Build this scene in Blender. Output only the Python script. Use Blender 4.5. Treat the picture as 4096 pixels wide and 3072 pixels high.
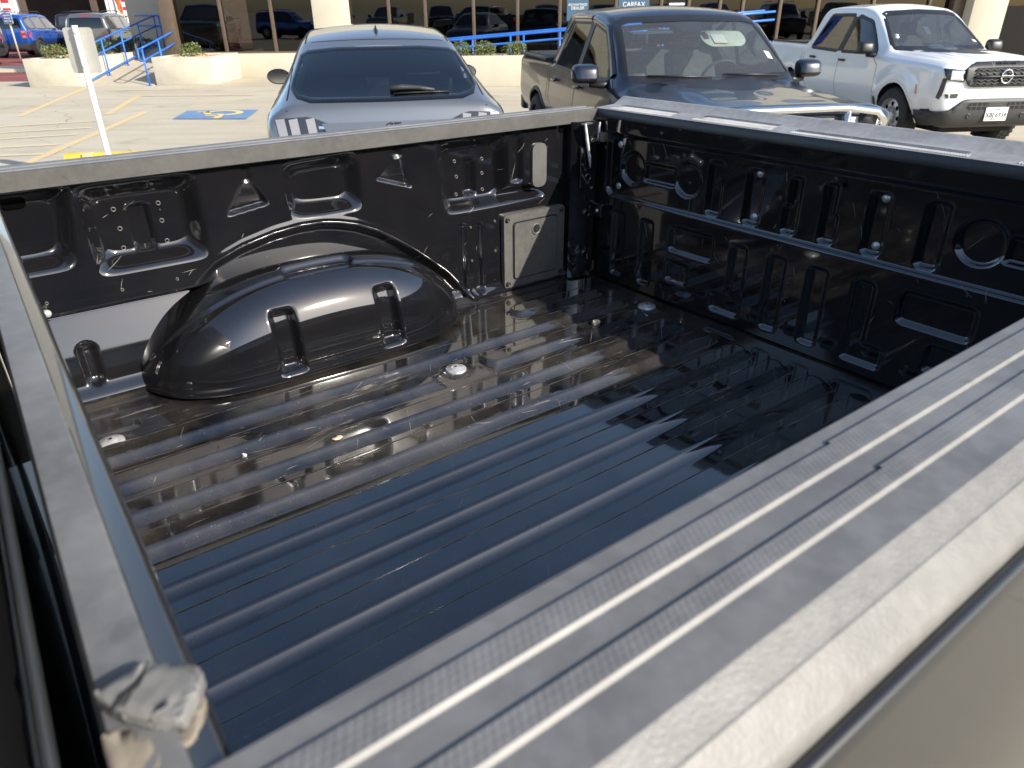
import bpy, bmesh, math, random
import numpy as np
from mathutils import Vector, Matrix
from mathutils.bvhtree import BVHTree
from mathutils.geometry import delaunay_2d_cdt

random.seed(7)
rng = np.random.default_rng(7)
scene = bpy.context.scene
for o in list(bpy.data.objects):
    bpy.data.objects.remove(o, do_unlink=True)
COL = scene.collection
rad = math.radians

# ------------------------------------------------------------------ camera
EYE = 1.748
cam_d = bpy.data.cameras.new('camera')
cam_d.sensor_width = 9.8
cam_d.lens = 9.8 * 2846.9 / 4096.0
cam_d.clip_start = 0.02
cam_d.clip_end = 2000.0
cam_d.dof.use_dof = True
cam_d.dof.focus_distance = 2.3
cam_d.dof.aperture_fstop = 2.2
cam = bpy.data.objects.new('camera', cam_d)
COL.objects.link(cam)
cam.matrix_world = (Matrix.Translation((0, 0, EYE)) @ Matrix.Rotation(rad(90 - 27.785), 4, 'X')
                    @ Matrix.Rotation(-0.0101, 4, 'Z'))
scene.camera = cam

# ------------------------------------------------------------------ sky and sun
SUN_EL = rad(30.0)
SUN_H = (0.849, -0.529)                    # horizontal direction towards the sun
world = bpy.data.worlds.new('World')
scene.world = world
world.use_nodes = True
wt = world.node_tree
wt.nodes.clear()
w_out = wt.nodes.new('ShaderNodeOutputWorld')
w_bg = wt.nodes.new('ShaderNodeBackground')
w_sky = wt.nodes.new('ShaderNodeTexSky')
w_sky.sky_type = 'NISHITA'
w_sky.sun_disc = False
w_sky.sun_elevation = SUN_EL
w_sky.sun_rotation = math.atan2(SUN_H[0], SUN_H[1])
w_sky.altitude = 200
w_sky.air_density = 1.0
w_sky.dust_density = 1.2
w_sky.ozone_density = 1.0
w_bg.inputs['Strength'].default_value = 0.15
wt.links.new(w_sky.outputs[0], w_bg.inputs[0])
wt.links.new(w_bg.outputs[0], w_out.inputs[0])

sun_d = bpy.data.lights.new('sun', 'SUN')
sun_d.energy = 4.8
sun_d.angle = rad(0.53)
sun_d.color = (1.0, 0.94, 0.84)
sun = bpy.data.objects.new('sun', sun_d)
COL.objects.link(sun)
sd = Vector((SUN_H[0] * math.cos(SUN_EL), SUN_H[1] * math.cos(SUN_EL), math.sin(SUN_EL)))
sun.rotation_euler = sd.to_track_quat('Z', 'Y').to_euler()
sun.location = (20, -7, 20)

vs = scene.view_settings
vs.view_transform = 'Standard'
vs.look = 'None'
vs.exposure = 0.75
vs.gamma = 1.0
vs.use_curve_mapping = False
scene.cycles.max_bounces = 8
scene.cycles.diffuse_bounces = 3
scene.cycles.glossy_bounces = 5
scene.cycles.transparent_max_bounces = 12
scene.cycles.sample_clamp_indirect = 6.0
scene.cycles.use_denoising = True

# ------------------------------------------------------------------ materials
def new_mat(name):
    m = bpy.data.materials.new(name)
    m.use_nodes = True
    nt = m.node_tree
    return m, nt, nt.nodes['Principled BSDF']

def nd(nt, t, **kw):
    n = nt.nodes.new(t)
    for k, v in kw.items():
        if k in n.inputs:
            n.inputs[k].default_value = v
        else:
            setattr(n, k, v)
    return n

def lk(nt, a, b):
    nt.links.new(a, b)

def ramp(nt, src, p0, p1, c0=(0, 0, 0, 1), c1=(1, 1, 1, 1)):
    r = nt.nodes.new('ShaderNodeValToRGB')
    r.color_ramp.elements[0].position = p0
    r.color_ramp.elements[0].color = c0
    r.color_ramp.elements[1].position = p1
    r.color_ramp.elements[1].color = c1
    lk(nt, src, r.inputs[0])
    return r.outputs[0]

def mix(nt, fac, a, b):
    m = nt.nodes.new('ShaderNodeMix')
    m.data_type = 'RGBA'
    for s, v in ((m.inputs[0], fac), (m.inputs[6], a), (m.inputs[7], b)):
        if hasattr(v, 'is_linked'):
            lk(nt, v, s)
        elif isinstance(v, (int, float)):
            s.default_value = v
        else:
            s.default_value = (*v[:3], 1)
    return m.outputs[2]

def math_n(nt, op, a, b=None, clamp=False):
    m = nt.nodes.new('ShaderNodeMath')
    m.operation = op
    m.use_clamp = clamp
    for i, v in enumerate((a, b)):
        if v is None:
            continue
        if hasattr(v, 'is_linked'):
            lk(nt, v, m.inputs[i])
        else:
            m.inputs[i].default_value = v
    return m.outputs[0]

def coords(nt, scale=(1, 1, 1), rot=(0, 0, 0), kind='Object'):
    tc = nt.nodes.new('ShaderNodeTexCoord')
    mp = nt.nodes.new('ShaderNodeMapping')
    mp.inputs['Scale'].default_value = scale
    mp.inputs['Rotation'].default_value = rot
    lk(nt, tc.outputs[kind], mp.inputs[0])
    return mp.outputs[0]

def noise(nt, vec, scale, detail=4, rough=0.55):
    n = nt.nodes.new('ShaderNodeTexNoise')
    n.inputs['Scale'].default_value = scale
    n.inputs['Detail'].default_value = detail
    n.inputs['Roughness'].default_value = rough
    lk(nt, vec, n.inputs['Vector'])
    return n.outputs['Fac']

def bump(nt, b, h, strength, dist=0.002):
    n = nt.nodes.new('ShaderNodeBump')
    n.inputs['Strength'].default_value = strength
    n.inputs['Distance'].default_value = dist
    lk(nt, h, n.inputs['Height'])
    lk(nt, n.outputs[0], b.inputs['Normal'])
    return n

def simple(name, col, rough=0.5, metal=0.0, coat=0.0, var=0.12, vscale=6.0, bmp=0.0, bscale=300.0, spec=0.5, emit=None):
    m, nt, b = new_mat(name)
    b.inputs['Roughness'].default_value = rough
    b.inputs['Metallic'].default_value = metal
    b.inputs['Specular IOR Level'].default_value = spec
    b.inputs['Coat Weight'].default_value = coat
    b.inputs['Coat Roughness'].default_value = 0.03
    v = coords(nt)
    n = noise(nt, v, vscale)
    f = ramp(nt, n, 0.3, 0.7)
    c0 = tuple(c * (1 - var) for c in col)
    c1 = tuple(min(1, c * (1 + var)) for c in col)
    lk(nt, mix(nt, f, c0, c1), b.inputs['Base Color'])
    if bmp:
        bump(nt, b, noise(nt, v, bscale, 2), bmp)
    if emit:
        b.inputs['Emission Color'].default_value = (*emit[0], 1)
        b.inputs['Emission Strength'].default_value = emit[1]
    return m

def paint(name, col, metal=0.0, rough=0.35, flake=0.0, dirt=0.25):
    m, nt, b = new_mat(name)
    v = coords(nt)
    n = noise(nt, v, 3.0, 6)
    f = math_n(nt, 'MULTIPLY', ramp(nt, n, 0.45, 0.8), dirt)
    lk(nt, mix(nt, f, col, (0.28, 0.25, 0.20)), b.inputs['Base Color'])
    b.inputs['Metallic'].default_value = metal
    b.inputs['Roughness'].default_value = rough
    b.inputs['Coat Weight'].default_value = 1.0
    r = math_n(nt, 'ADD', math_n(nt, 'MULTIPLY', ramp(nt, n, 0.4, 0.75), 0.05), 0.015)
    lk(nt, r, b.inputs['Coat Roughness'])
    bump(nt, b, noise(nt, v, 1.3, 0), 0.018, 0.02)
    return m

def glass(name, tint=(0.75, 0.85, 0.8), f0=0.0, rough=0.0, dust=0.0):
    m = bpy.data.materials.new(name)
    m.use_nodes = True
    nt = m.node_tree
    nt.nodes.clear()
    out = nt.nodes.new('ShaderNodeOutputMaterial')
    tr = nt.nodes.new('ShaderNodeBsdfTransparent')
    tr.inputs[0].default_value = (*tint, 1)
    gl = nt.nodes.new('ShaderNodeBsdfGlossy')
    gl.inputs['Roughness'].default_value = rough
    fr = nt.nodes.new('ShaderNodeFresnel')
    fr.inputs[0].default_value = 1.5
    fac = math_n(nt, 'ADD', fr.outputs[0], f0, True)
    mx = nt.nodes.new('ShaderNodeMixShader')
    lk(nt, fac, mx.inputs[0]); lk(nt, tr.outputs[0], mx.inputs[1]); lk(nt, gl.outputs[0], mx.inputs[2])
    last = mx.outputs[0]
    v = coords(nt)
    bn = nt.nodes.new('ShaderNodeBump')
    bn.inputs['Strength'].default_value = 0.04
    bn.inputs['Distance'].default_value = 0.02
    lk(nt, noise(nt, v, 1.2, 1), bn.inputs['Height'])
    lk(nt, bn.outputs[0], gl.inputs['Normal'])
    if dust:
        df = nt.nodes.new('ShaderNodeBsdfDiffuse')
        df.inputs[0].default_value = (0.45, 0.43, 0.38, 1)
        f2 = math_n(nt, 'ADD', math_n(nt, 'MULTIPLY', ramp(nt, noise(nt, v, 2, 2), 0.3, 0.8), dust * .25), dust * .75)
        m2 = nt.nodes.new('ShaderNodeMixShader')
        lk(nt, f2, m2.inputs[0]); lk(nt, last, m2.inputs[1]); lk(nt, df.outputs[0], m2.inputs[2])
        last = m2.outputs[0]
    lk(nt, last, out.inputs[0])
    return m

def bed_paint(name, dust, r0, r1, streak):
    """glossy black steel with a film of dust and rib dirt"""
    m, nt, b = new_mat(name)
    v = coords(nt)
    n1 = noise(nt, v, 5.0, 5, 0.62)
    n2 = noise(nt, v, 300.0, 1)
    dustf = math_n(nt, 'MULTIPLY', ramp(nt, n1, 0.36, 0.72), dust)
    speck = math_n(nt, 'MULTIPLY', ramp(nt, n2, 0.735, 0.76), 2.2 * dust)
    tot = math_n(nt, 'ADD', dustf, speck, True)
    if streak:
        n3 = noise(nt, coords(nt, (5, 38, 38)), 1.0, 5, 0.72)
        gate = ramp(nt, noise(nt, v, 1.9, 1), 0.52, 0.60)
        st = math_n(nt, 'MULTIPLY', math_n(nt, 'MULTIPLY', ramp(nt, n3, 0.60, 0.70), gate), streak)
        tot = math_n(nt, 'ADD', tot, st, True)
    c = mix(nt, tot, (0.006, 0.006, 0.0075), (0.34, 0.29, 0.22))
    lk(nt, c, b.inputs['Base Color'])
    r = math_n(nt, 'ADD', math_n(nt, 'MULTIPLY', ramp(nt, n1, 0.3, 0.8), r1 - r0), r0)
    r = math_n(nt, 'ADD', r, math_n(nt, 'MULTIPLY', tot, 0.3), True)
    lk(nt, r, b.inputs['Roughness'])
    b.inputs['IOR'].default_value = 1.85
    b.inputs['Coat Weight'].default_value = 0.5
    b.inputs['Coat Roughness'].default_value = 0.02
    bump(nt, b, noise(nt, v, 4.0, 1), 0.03, 0.004)
    return m

def plastic(name, col, rough, grain=700.0, gstr=0.25, diamond=0.0, stain=0.15):
    m, nt, b = new_mat(name)
    v = coords(nt)
    n1 = noise(nt, v, 9.0, 6)
    n2 = noise(nt, v, 60.0, 3)
    f = ramp(nt, n1, 0.35, 0.7)
    c = mix(nt, f, tuple(x * (1 - stain) for x in col), tuple(x * (1 + stain) for x in col))
    spots = math_n(nt, 'MULTIPLY', ramp(nt, noise(nt, v, 22.0, 2), 0.70, 0.74), 0.35)
    c = mix(nt, spots, c, tuple(x * 0.45 for x in col))
    c = mix(nt, math_n(nt, 'MULTIPLY', ramp(nt, n2, 0.42, 0.66), 0.30), c, tuple(min(1, x * 1.5 + .01) for x in col))
    lk(nt, c, b.inputs['Base Color'])
    b.inputs['Roughness'].default_value = rough
    b.inputs['Specular IOR Level'].default_value = 0.5
    h = noise(nt, v, grain, 2)
    if diamond:
        va = coords(nt, (1, 1, 1), (0, 0, rad(28)))
        vb = coords(nt, (1, 1, 1), (0, 0, rad(-28)))
        ws = []
        for vv in (va, vb):
            w = nt.nodes.new('ShaderNodeTexWave')
            w.wave_type = 'BANDS'; w.bands_direction = 'X'
            w.inputs['Scale'].default_value = diamond
            lk(nt, vv, w.inputs['Vector'])
            ws.append(w.outputs['Fac'])
        h = math_n(nt, 'ADD', math_n(nt, 'MULTIPLY', h, 0.2), math_n(nt, 'MULTIPLY', ws[0], ws[1]))
        bump(nt, b, h, 0.45, 0.0006)
    else:
        bump(nt, b, h, gstr, 0.0006)
    return m

M = {}
M['bed_floor'] = bed_paint('bed floor black paint', 0.14, 0.028, 0.07, 0.6)
M['bed_wall'] = bed_paint('bed wall black paint', 0.012, 0.03, 0.08, 0.0)
M['gate'] = bed_paint('tailgate inner black paint', 0.008, 0.035, 0.09, 0.0)
M['body_black'] = paint('truck body dark paint', (0.030, 0.031, 0.034), 0.5, 0.28, dirt=0.05)
M['body_side'] = paint('truck bed side dark paint', (0.016, 0.016, 0.017), 0.1, 0.35, dirt=0.10)
M['body_side'].node_tree.nodes['Principled BSDF'].inputs['Coat Weight'].default_value = 0.25
M['rail'] = plastic('rail cap plastic', (0.118, 0.117, 0.117), 0.5, stain=0.22)
M['rail_out'] = plastic('pale rail shoulder plastic', (0.150, 0.143, 0.132), 0.5, 320.0, 0.8, stain=0.12)  # outer slope, paler than the flat bands of the rail
M['rail_edge'] = plastic('painted sunlit ridge edge', (0.165, 0.158, 0.146), 0.5, stain=0.08)  # sunlit look of the ridge faces painted in as a lighter plastic
M['rail_tread'] = plastic('rail tread plastic', (0.122, 0.121, 0.121), 0.5, diamond=72.0)
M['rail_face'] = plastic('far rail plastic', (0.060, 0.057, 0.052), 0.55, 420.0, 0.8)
M['cap_black'] = plastic('black cap plastic', (0.022, 0.022, 0.024), 0.38, 500.0, 0.3)
M['cap_grey'] = plastic('grey cap plastic', (0.22, 0.22, 0.222), 0.62)
M['panel_plastic'] = plastic('access panel plastic', (0.085, 0.083, 0.076), 0.45, 400.0, 0.4)
M['rubber'] = plastic('weathered rubber', (0.17, 0.165, 0.155), 0.7, 300.0, 0.3, stain=0.2)
M['black_gloss'] = simple('gloss black trim', (0.005, 0.005, 0.006), 0.22)
M['foam'] = plastic('torn foam', (0.20, 0.17, 0.13), 0.9, 60.0, 1.0, stain=0.4)
M['bolt'] = simple('zinc bolt', (0.62, 0.62, 0.60), 0.35, 0.6, var=0.2, vscale=80)
M['hole'] = simple('dark hole', (0.002, 0.002, 0.002), 0.9, spec=0.0)
M['ring'] = simple('hole rim', (0.15, 0.145, 0.135), 0.4, 0.3)
M['black'] = simple('black trim', (0.012, 0.012, 0.013), 0.42, bmp=0.1)
M['gap'] = simple('panel gap', (0.003, 0.003, 0.003), 0.8)
M['scuff'] = simple('scuffed paint', (0.5, 0.5, 0.5), 0.5, var=0.4, vscale=60)

# ------------------------------------------------------------------ helpers
def mk(name, verts, faces, mat, parent=None, smooth=True, normals=None):
    me = bpy.data.meshes.new(name)
    me.from_pydata([tuple(v) for v in verts], [], [tuple(f) for f in faces])
    me.update()
    if smooth:
        me.polygons.foreach_set('use_smooth', [True] * len(me.polygons))
    if mat is not None:
        me.materials.append(mat)
    if normals is not None:
        me.normals_split_custom_set_from_vertices([tuple(n) for n in normals])
    o = bpy.data.objects.new(name, me)
    COL.objects.link(o)
    if parent is not None:
        o.parent = parent
    return o

def sharp(o, ang=35):
    me = o.data
    bm = bmesh.new(); bm.from_mesh(me)
    for e in bm.edges:
        if len(e.link_faces) == 2 and e.calc_face_angle(0) > rad(ang):
            e.smooth = False
    bm.to_mesh(me); bm.free()
    return o

def empty(name, loc=(0, 0, 0), rz=0.0):
    o = bpy.data.objects.new(name, None)
    COL.objects.link(o)
    o.empty_display_size = 0.1
    o.location = loc
    o.rotation_euler = (0, 0, rz)
    return o

def tag(o, label, cat=None, group=None, kind=None):
    o['label'] = label
    if cat: o['category'] = cat
    if group: o['group'] = group
    if kind: o['kind'] = kind
    return o

class MB:
    """collects shapes for one mesh object"""
    def __init__(s):
        s.v = []; s.f = []
    def add(s, v, f):
        n = len(s.v)
        s.v += [tuple(p) for p in v]
        s.f += [tuple(i + n for i in q) for q in f]
        return s
    def box(s, x0, x1, y0, y1, z0, z1, bev=0.0):
        if bev:
            b = min(bev, abs(x1 - x0) * .45, abs(y1 - y0) * .45, abs(z1 - z0) * .45)
            bm = bmesh.new()
            bmesh.ops.create_cube(bm, size=1)
            for v in bm.verts:
                v.co = Vector(((x0 + x1) / 2 + v.co.x * (x1 - x0), (y0 + y1) / 2 + v.co.y * (y1 - y0), (z0 + z1) / 2 + v.co.z * (z1 - z0)))
            bmesh.ops.bevel(bm, geom=bm.edges[:], offset=b, segments=2, affect='EDGES', profile=0.5)
            bm.verts.index_update()
            s.add([v.co for v in bm.verts], [[v.index for v in f.verts] for f in bm.faces])
            bm.free()
            return s
        v = [(x, y, z) for z in (z0, z1) for y in (y0, y1) for x in (x0, x1)]
        return s.add(v, [(0, 2, 3, 1), (4, 5, 7, 6), (0, 1, 5, 4), (2, 6, 7, 3), (0, 4, 6, 2), (1, 3, 7, 5)])
    def tube(s, pts, r, n=8, cap=True, closed=False):
        pts = [Vector(p) for p in pts]
        rings = []
        up0 = Vector((0, 0, 1))
        m = len(pts)
        for i, p in enumerate(pts):
            a = pts[(i - 1) % m] if closed else pts[max(0, i - 1)]
            c = pts[(i + 1) % m] if closed else pts[min(m - 1, i + 1)]
            t = (c - a).normalized()
            u = up0 if abs(t.z) < 0.95 else Vector((1, 0, 0))
            e1 = t.cross(u).normalized(); e2 = e1.cross(t).normalized()
            rr = r[i] if hasattr(r, '__len__') else r
            rings.append([p + e1 * (rr * math.cos(2 * math.pi * k / n)) + e2 * (rr * math.sin(2 * math.pi * k / n)) for k in range(n)])
        v = [q for g in rings for q in g]
        f = []
        for i in range(m if closed else m - 1):
            for k in range(n):
                j = (i + 1) % m
                f.append((i * n + k, i * n + (k + 1) % n, j * n + (k + 1) % n, j * n + k))
        if cap and not closed:
            f.append(tuple(range(n))[::1])
            f.append(tuple((m - 1) * n + k for k in range(n))[::-1])
        return s.add(v, f)
    def lathe(s, prof, n=24, axis='z', c=(0, 0, 0)):
        v = []; f = []
        for (r, h) in prof:
            for k in range(n):
                a = 2 * math.pi * k / n
                p = {'z': (r * math.cos(a), r * math.sin(a), h), 'y': (r * math.cos(a), h, r * math.sin(a)), 'x': (h, r * math.cos(a), r * math.sin(a))}[axis]
                v.append((p[0] + c[0], p[1] + c[1], p[2] + c[2]))
        m = len(prof)
        for i in range(m - 1):
            for k in range(n):
                f.append((i * n + k, i * n + (k + 1) % n, (i + 1) * n + (k + 1) % n, (i + 1) * n + k))
        return s.add(v, f)
    def prism(s, poly, h0, h1, axis='z'):
        n = len(poly)
        def P(a, b, h):
            return {'z': (a, b, h), 'y': (a, h, b), 'x': (h, a, b)}[axis]
        v = [P(a, b, h0) for a, b in poly] + [P(a, b, h1) for a, b in poly]
        f = [tuple(range(n))[::-1], tuple(range(n, 2 * n))] + [(i, (i + 1) % n, n + (i + 1) % n, n + i) for i in range(n)]
        return s.add(v, f)
    def sweep(s, prof, a, b, axis='x', cap=True):
        """open or closed profile extruded along an axis; prof in the other two coords"""
        def P(p, h):
            return {'x': (h, p[0], p[1]), 'y': (p[0], h, p[1])}[axis]
        n = len(prof)
        v = [P(p, a) for p in prof] + [P(p, b) for p in prof]
        f = [(i, i + 1, n + i + 1, n + i) for i in range(n - 1)]
        if cap:
            f.append(tuple(range(n))); f.append(tuple(range(n, 2 * n))[::-1])
        return s.add(v, f)
    def build(s, name, mat, parent=None, smooth=False, sh=None):
        o = mk(name, s.v, s.f, mat, parent, smooth or sh is not None)
        bm = bmesh.new(); bm.from_mesh(o.data)
        bmesh.ops.recalc_face_normals(bm, faces=bm.faces)
        bm.to_mesh(o.data); bm.free()
        if sh is not None:
            sharp(o, sh)
        return o

def text(name, body, size, mat, parent, mw, extrude=0.002, align='CENTER', bold=0.0, spacing=1.0):
    cu = bpy.data.curves.new(name, 'FONT')
    cu.body = body; cu.size = size; cu.extrude = extrude
    cu.align_x = align; cu.align_y = 'CENTER'
    cu.offset = bold; cu.space_character = spacing
    cu.resolution_u = 3
    t = bpy.data.objects.new(name, cu)
    COL.objects.link(t)
    dg = bpy.context.evaluated_depsgraph_get()
    me = bpy.data.meshes.new_from_object(t.evaluated_get(dg))
    bpy.data.objects.remove(t, do_unlink=True)
    me.transform(mw)
    me.materials.clear(); me.materials.append(mat)
    o = bpy.data.objects.new(name, me)
    COL.objects.link(o)
    if parent is not None:
        o.parent = parent
    return o

def frame(org, xa, ya):
    """matrix whose local x,y lie along xa,ya at org"""
    x = Vector(xa).normalized(); y = Vector(ya); z = x.cross(y).normalized(); y = z.cross(x)
    m = Matrix.Identity(4)
    for i in range(3):
        m[i][0], m[i][1], m[i][2], m[i][3] = x[i], y[i], z[i], org[i]
    return m

def grid(name, U, V, P, mat, parent, flip=False):
    """U,V 2d index arrays -> P (nu,nv,3)"""
    nu, nv = P.shape[:2]
    idx = np.arange(nu * nv).reshape(nu, nv)
    a, b, c, d = idx[:-1, :-1], idx[1:, :-1], idx[1:, 1:], idx[:-1, 1:]
    q = np.stack([a, b, c, d], -1).reshape(-1, 4)
    if flip:
        q = q[:, ::-1]
    me = bpy.data.meshes.new(name)
    nvv, nf = nu * nv, len(q)
    me.vertices.add(nvv)
    me.vertices.foreach_set('co', P.reshape(-1).astype(np.float32))
    me.loops.add(nf * 4)
    me.loops.foreach_set('vertex_index', q.reshape(-1).astype(np.int32))
    me.polygons.add(nf)
    me.polygons.foreach_set('loop_start', np.arange(0, nf * 4, 4, dtype=np.int32))
    me.polygons.foreach_set('use_smooth', np.ones(nf, dtype=bool))
    me.update(calc_edges=True)
    me.validate()
    me.materials.append(mat)
    o = bpy.data.objects.new(name, me)
    COL.objects.link(o)
    o.parent = parent
    return o

def sst(t):
    t = np.clip(t, 0, 1)
    return t * t * (3 - 2 * t)

def convex_sd(X, Y, poly, k=0.006):
    """smooth signed distance (negative inside) to a convex polygon"""
    p = np.array(poly, float)
    if np.sum(p[:, 0] * np.roll(p[:, 1], -1) - np.roll(p[:, 0], -1) * p[:, 1]) < 0:
        p = p[::-1]
    ds = []
    for i in range(len(p)):
        a, b = p[i], p[(i + 1) % len(p)]
        e = (b - a) / np.linalg.norm(b - a)
        n = np.array([e[1], -e[0]])
        ds.append((X - a[0]) * n[0] + (Y - a[1]) * n[1])
    ds = np.array(ds)
    m = ds.max(0)
    return m + k * np.log(np.exp((ds - m) / k).sum(0))

def rbox_sd(X, Y, x0, x1, y0, y1, r):
    cx, cy, hx, hy = (x0 + x1) / 2, (y0 + y1) / 2, abs(x1 - x0) / 2, abs(y1 - y0) / 2
    r = min(r, hx, hy)
    qx = np.abs(X - cx) - hx + r; qy = np.abs(Y - cy) - hy + r
    return np.hypot(np.maximum(qx, 0), np.maximum(qy, 0)) + np.minimum(np.maximum(qx, qy), 0) - r

def lin(t):
    return (np.clip(t - .12, 0, 1) + np.clip(t, 0, 1) + np.clip(t + .12, 0, 1) + np.clip(t - .06, 0, 1) + np.clip(t + .06, 0, 1)) / 5

def rec(sd, depth, w):
    return depth * (.6 * lin(-sd / w) + .4 * sst(-sd / w))

def roundpoly(pts, r, n=4):
    out = []
    m = len(pts)
    for i in range(m):
        p = np.array(pts[i], float); a = np.array(pts[i - 1], float); b = np.array(pts[(i + 1) % m], float)
        da, db = a - p, b - p
        la, lb = np.linalg.norm(da), np.linalg.norm(db)
        rr = min(r, la * .45, lb * .45)
        p0, p1 = p + da / la * rr, p + db / lb * rr
        for k in range(n + 1):
            t = k / n
            out.append(tuple((1 - t) ** 2 * p0 + 2 * t * (1 - t) * p + t * t * p1))
    return out
# ================================================================== the pickup whose bed we look into
YAW = 0.6336
BZ = 0.92
TX, TY = math.cos(YAW) * 0.0197 - math.sin(YAW) * 0.2378, math.sin(YAW) * 0.0197 + math.cos(YAW) * 0.2378
truck = empty('pickup_truck', (TX, TY, 0), YAW)
tag(truck, 'black pickup truck in the foreground, seen into its open empty cargo bed', 'pickup truck')

def T(o):
    o.location = (0, 0, BZ)
    return o

# ---- bed floor
def floor_h(X, Y):
    h = np.full_like(X, -0.016)
    for k in range(-4, 9):
        Yk = 0.498 + 0.1195 * k
        x0, x1 = -0.2, 1.556
        if k == 6: x1 = 1.530
        if k == 8: x0 = 1.20
        y0, y1 = Yk - 0.076, Yk + 0.002
        c, hw = (y0 + y1) / 2, (y1 - y0) / 2
        sdv = rbox_sd(X, Y, x0, x1, y0, y1, 0.03)
        if k == 6:
            sdv = np.maximum(sdv, -rbox_sd(X, Y, 0.785, 0.935, y0 - .03, y1 + .06, 0.05))
        side = np.clip((Y - c) / hw * 0.5 + 0.5, 0, 1)
        wid = 0.031 * (1 - sst(side * 1.6)) + 0.006 * sst(side * 1.6)
        h = np.maximum(h, -0.016 + 0.016 * lin(-sdv / wid))
    # shallow raised pads round the bolts
    for bx, by in ((0.855, 1.202), (1.576, 1.208), (0.057, 1.365)):
        d = np.hypot(X - bx, Y - by)
        h += 0.004 * sst((0.05 - d) / 0.02)
    # lift into the far wall and the front corner emboss
    h += 0.02 * sst((Y - 1.56) / 0.05)
    h += 0.008 * sst(-rbox_sd(X, Y, -0.2, 0.13, 1.40, 1.46, 0.02) / 0.015)
    h += 0.006 * sst(-rbox_sd(X, Y, -0.2, 0.10, 1.50, 1.54, 0.02) / 0.01)
    h += 0.0012 * np.sin(X * 9 + 1.0) * np.cos(Y * 7)
    return h

xs = np.arange(-0.02, 1.68, 0.0065); ys = np.arange(-0.06, 1.605, 0.0035)
X, Y = np.meshgrid(xs, ys, indexing='ij')
T(grid('bed_floor', X, Y, np.stack([X, Y, floor_h(X, Y)], -1), M['bed_floor'], truck))

# thin tan strips painting in the sunlit top edges of the ribs
M['edge_highlight'] = simple('painted rib edge highlight', (0.16, 0.14, 0.105), 0.6, var=0.6, vscale=18)
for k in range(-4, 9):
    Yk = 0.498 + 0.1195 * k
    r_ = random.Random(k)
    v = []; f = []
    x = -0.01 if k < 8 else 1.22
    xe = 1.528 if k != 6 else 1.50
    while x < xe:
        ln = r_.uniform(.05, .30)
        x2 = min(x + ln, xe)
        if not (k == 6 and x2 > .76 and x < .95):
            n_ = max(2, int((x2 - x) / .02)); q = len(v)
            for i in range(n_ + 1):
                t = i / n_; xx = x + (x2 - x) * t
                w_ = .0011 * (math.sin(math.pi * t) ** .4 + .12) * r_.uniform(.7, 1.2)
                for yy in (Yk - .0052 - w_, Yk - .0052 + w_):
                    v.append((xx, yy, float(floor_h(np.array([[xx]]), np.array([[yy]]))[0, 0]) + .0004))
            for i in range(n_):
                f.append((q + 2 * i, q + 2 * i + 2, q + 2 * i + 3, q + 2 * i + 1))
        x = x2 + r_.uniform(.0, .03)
    o = T(mk('rib_edge_highlight', v, f, M['edge_highlight'], truck, False)); o['kind'] = 'stuff'

# ---- far bed wall
def tri_wedge(X, Z, poly, depth, down):
    """pocket that gets deeper towards its base"""
    s = convex_sd(X, Z, poly, 0.002)
    zs = [p[1] for p in poly]
    t = np.clip((max(zs) - Z) / (max(zs) - min(zs)), 0, 1)
    return depth * t * sst(-s / 0.006)

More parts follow.
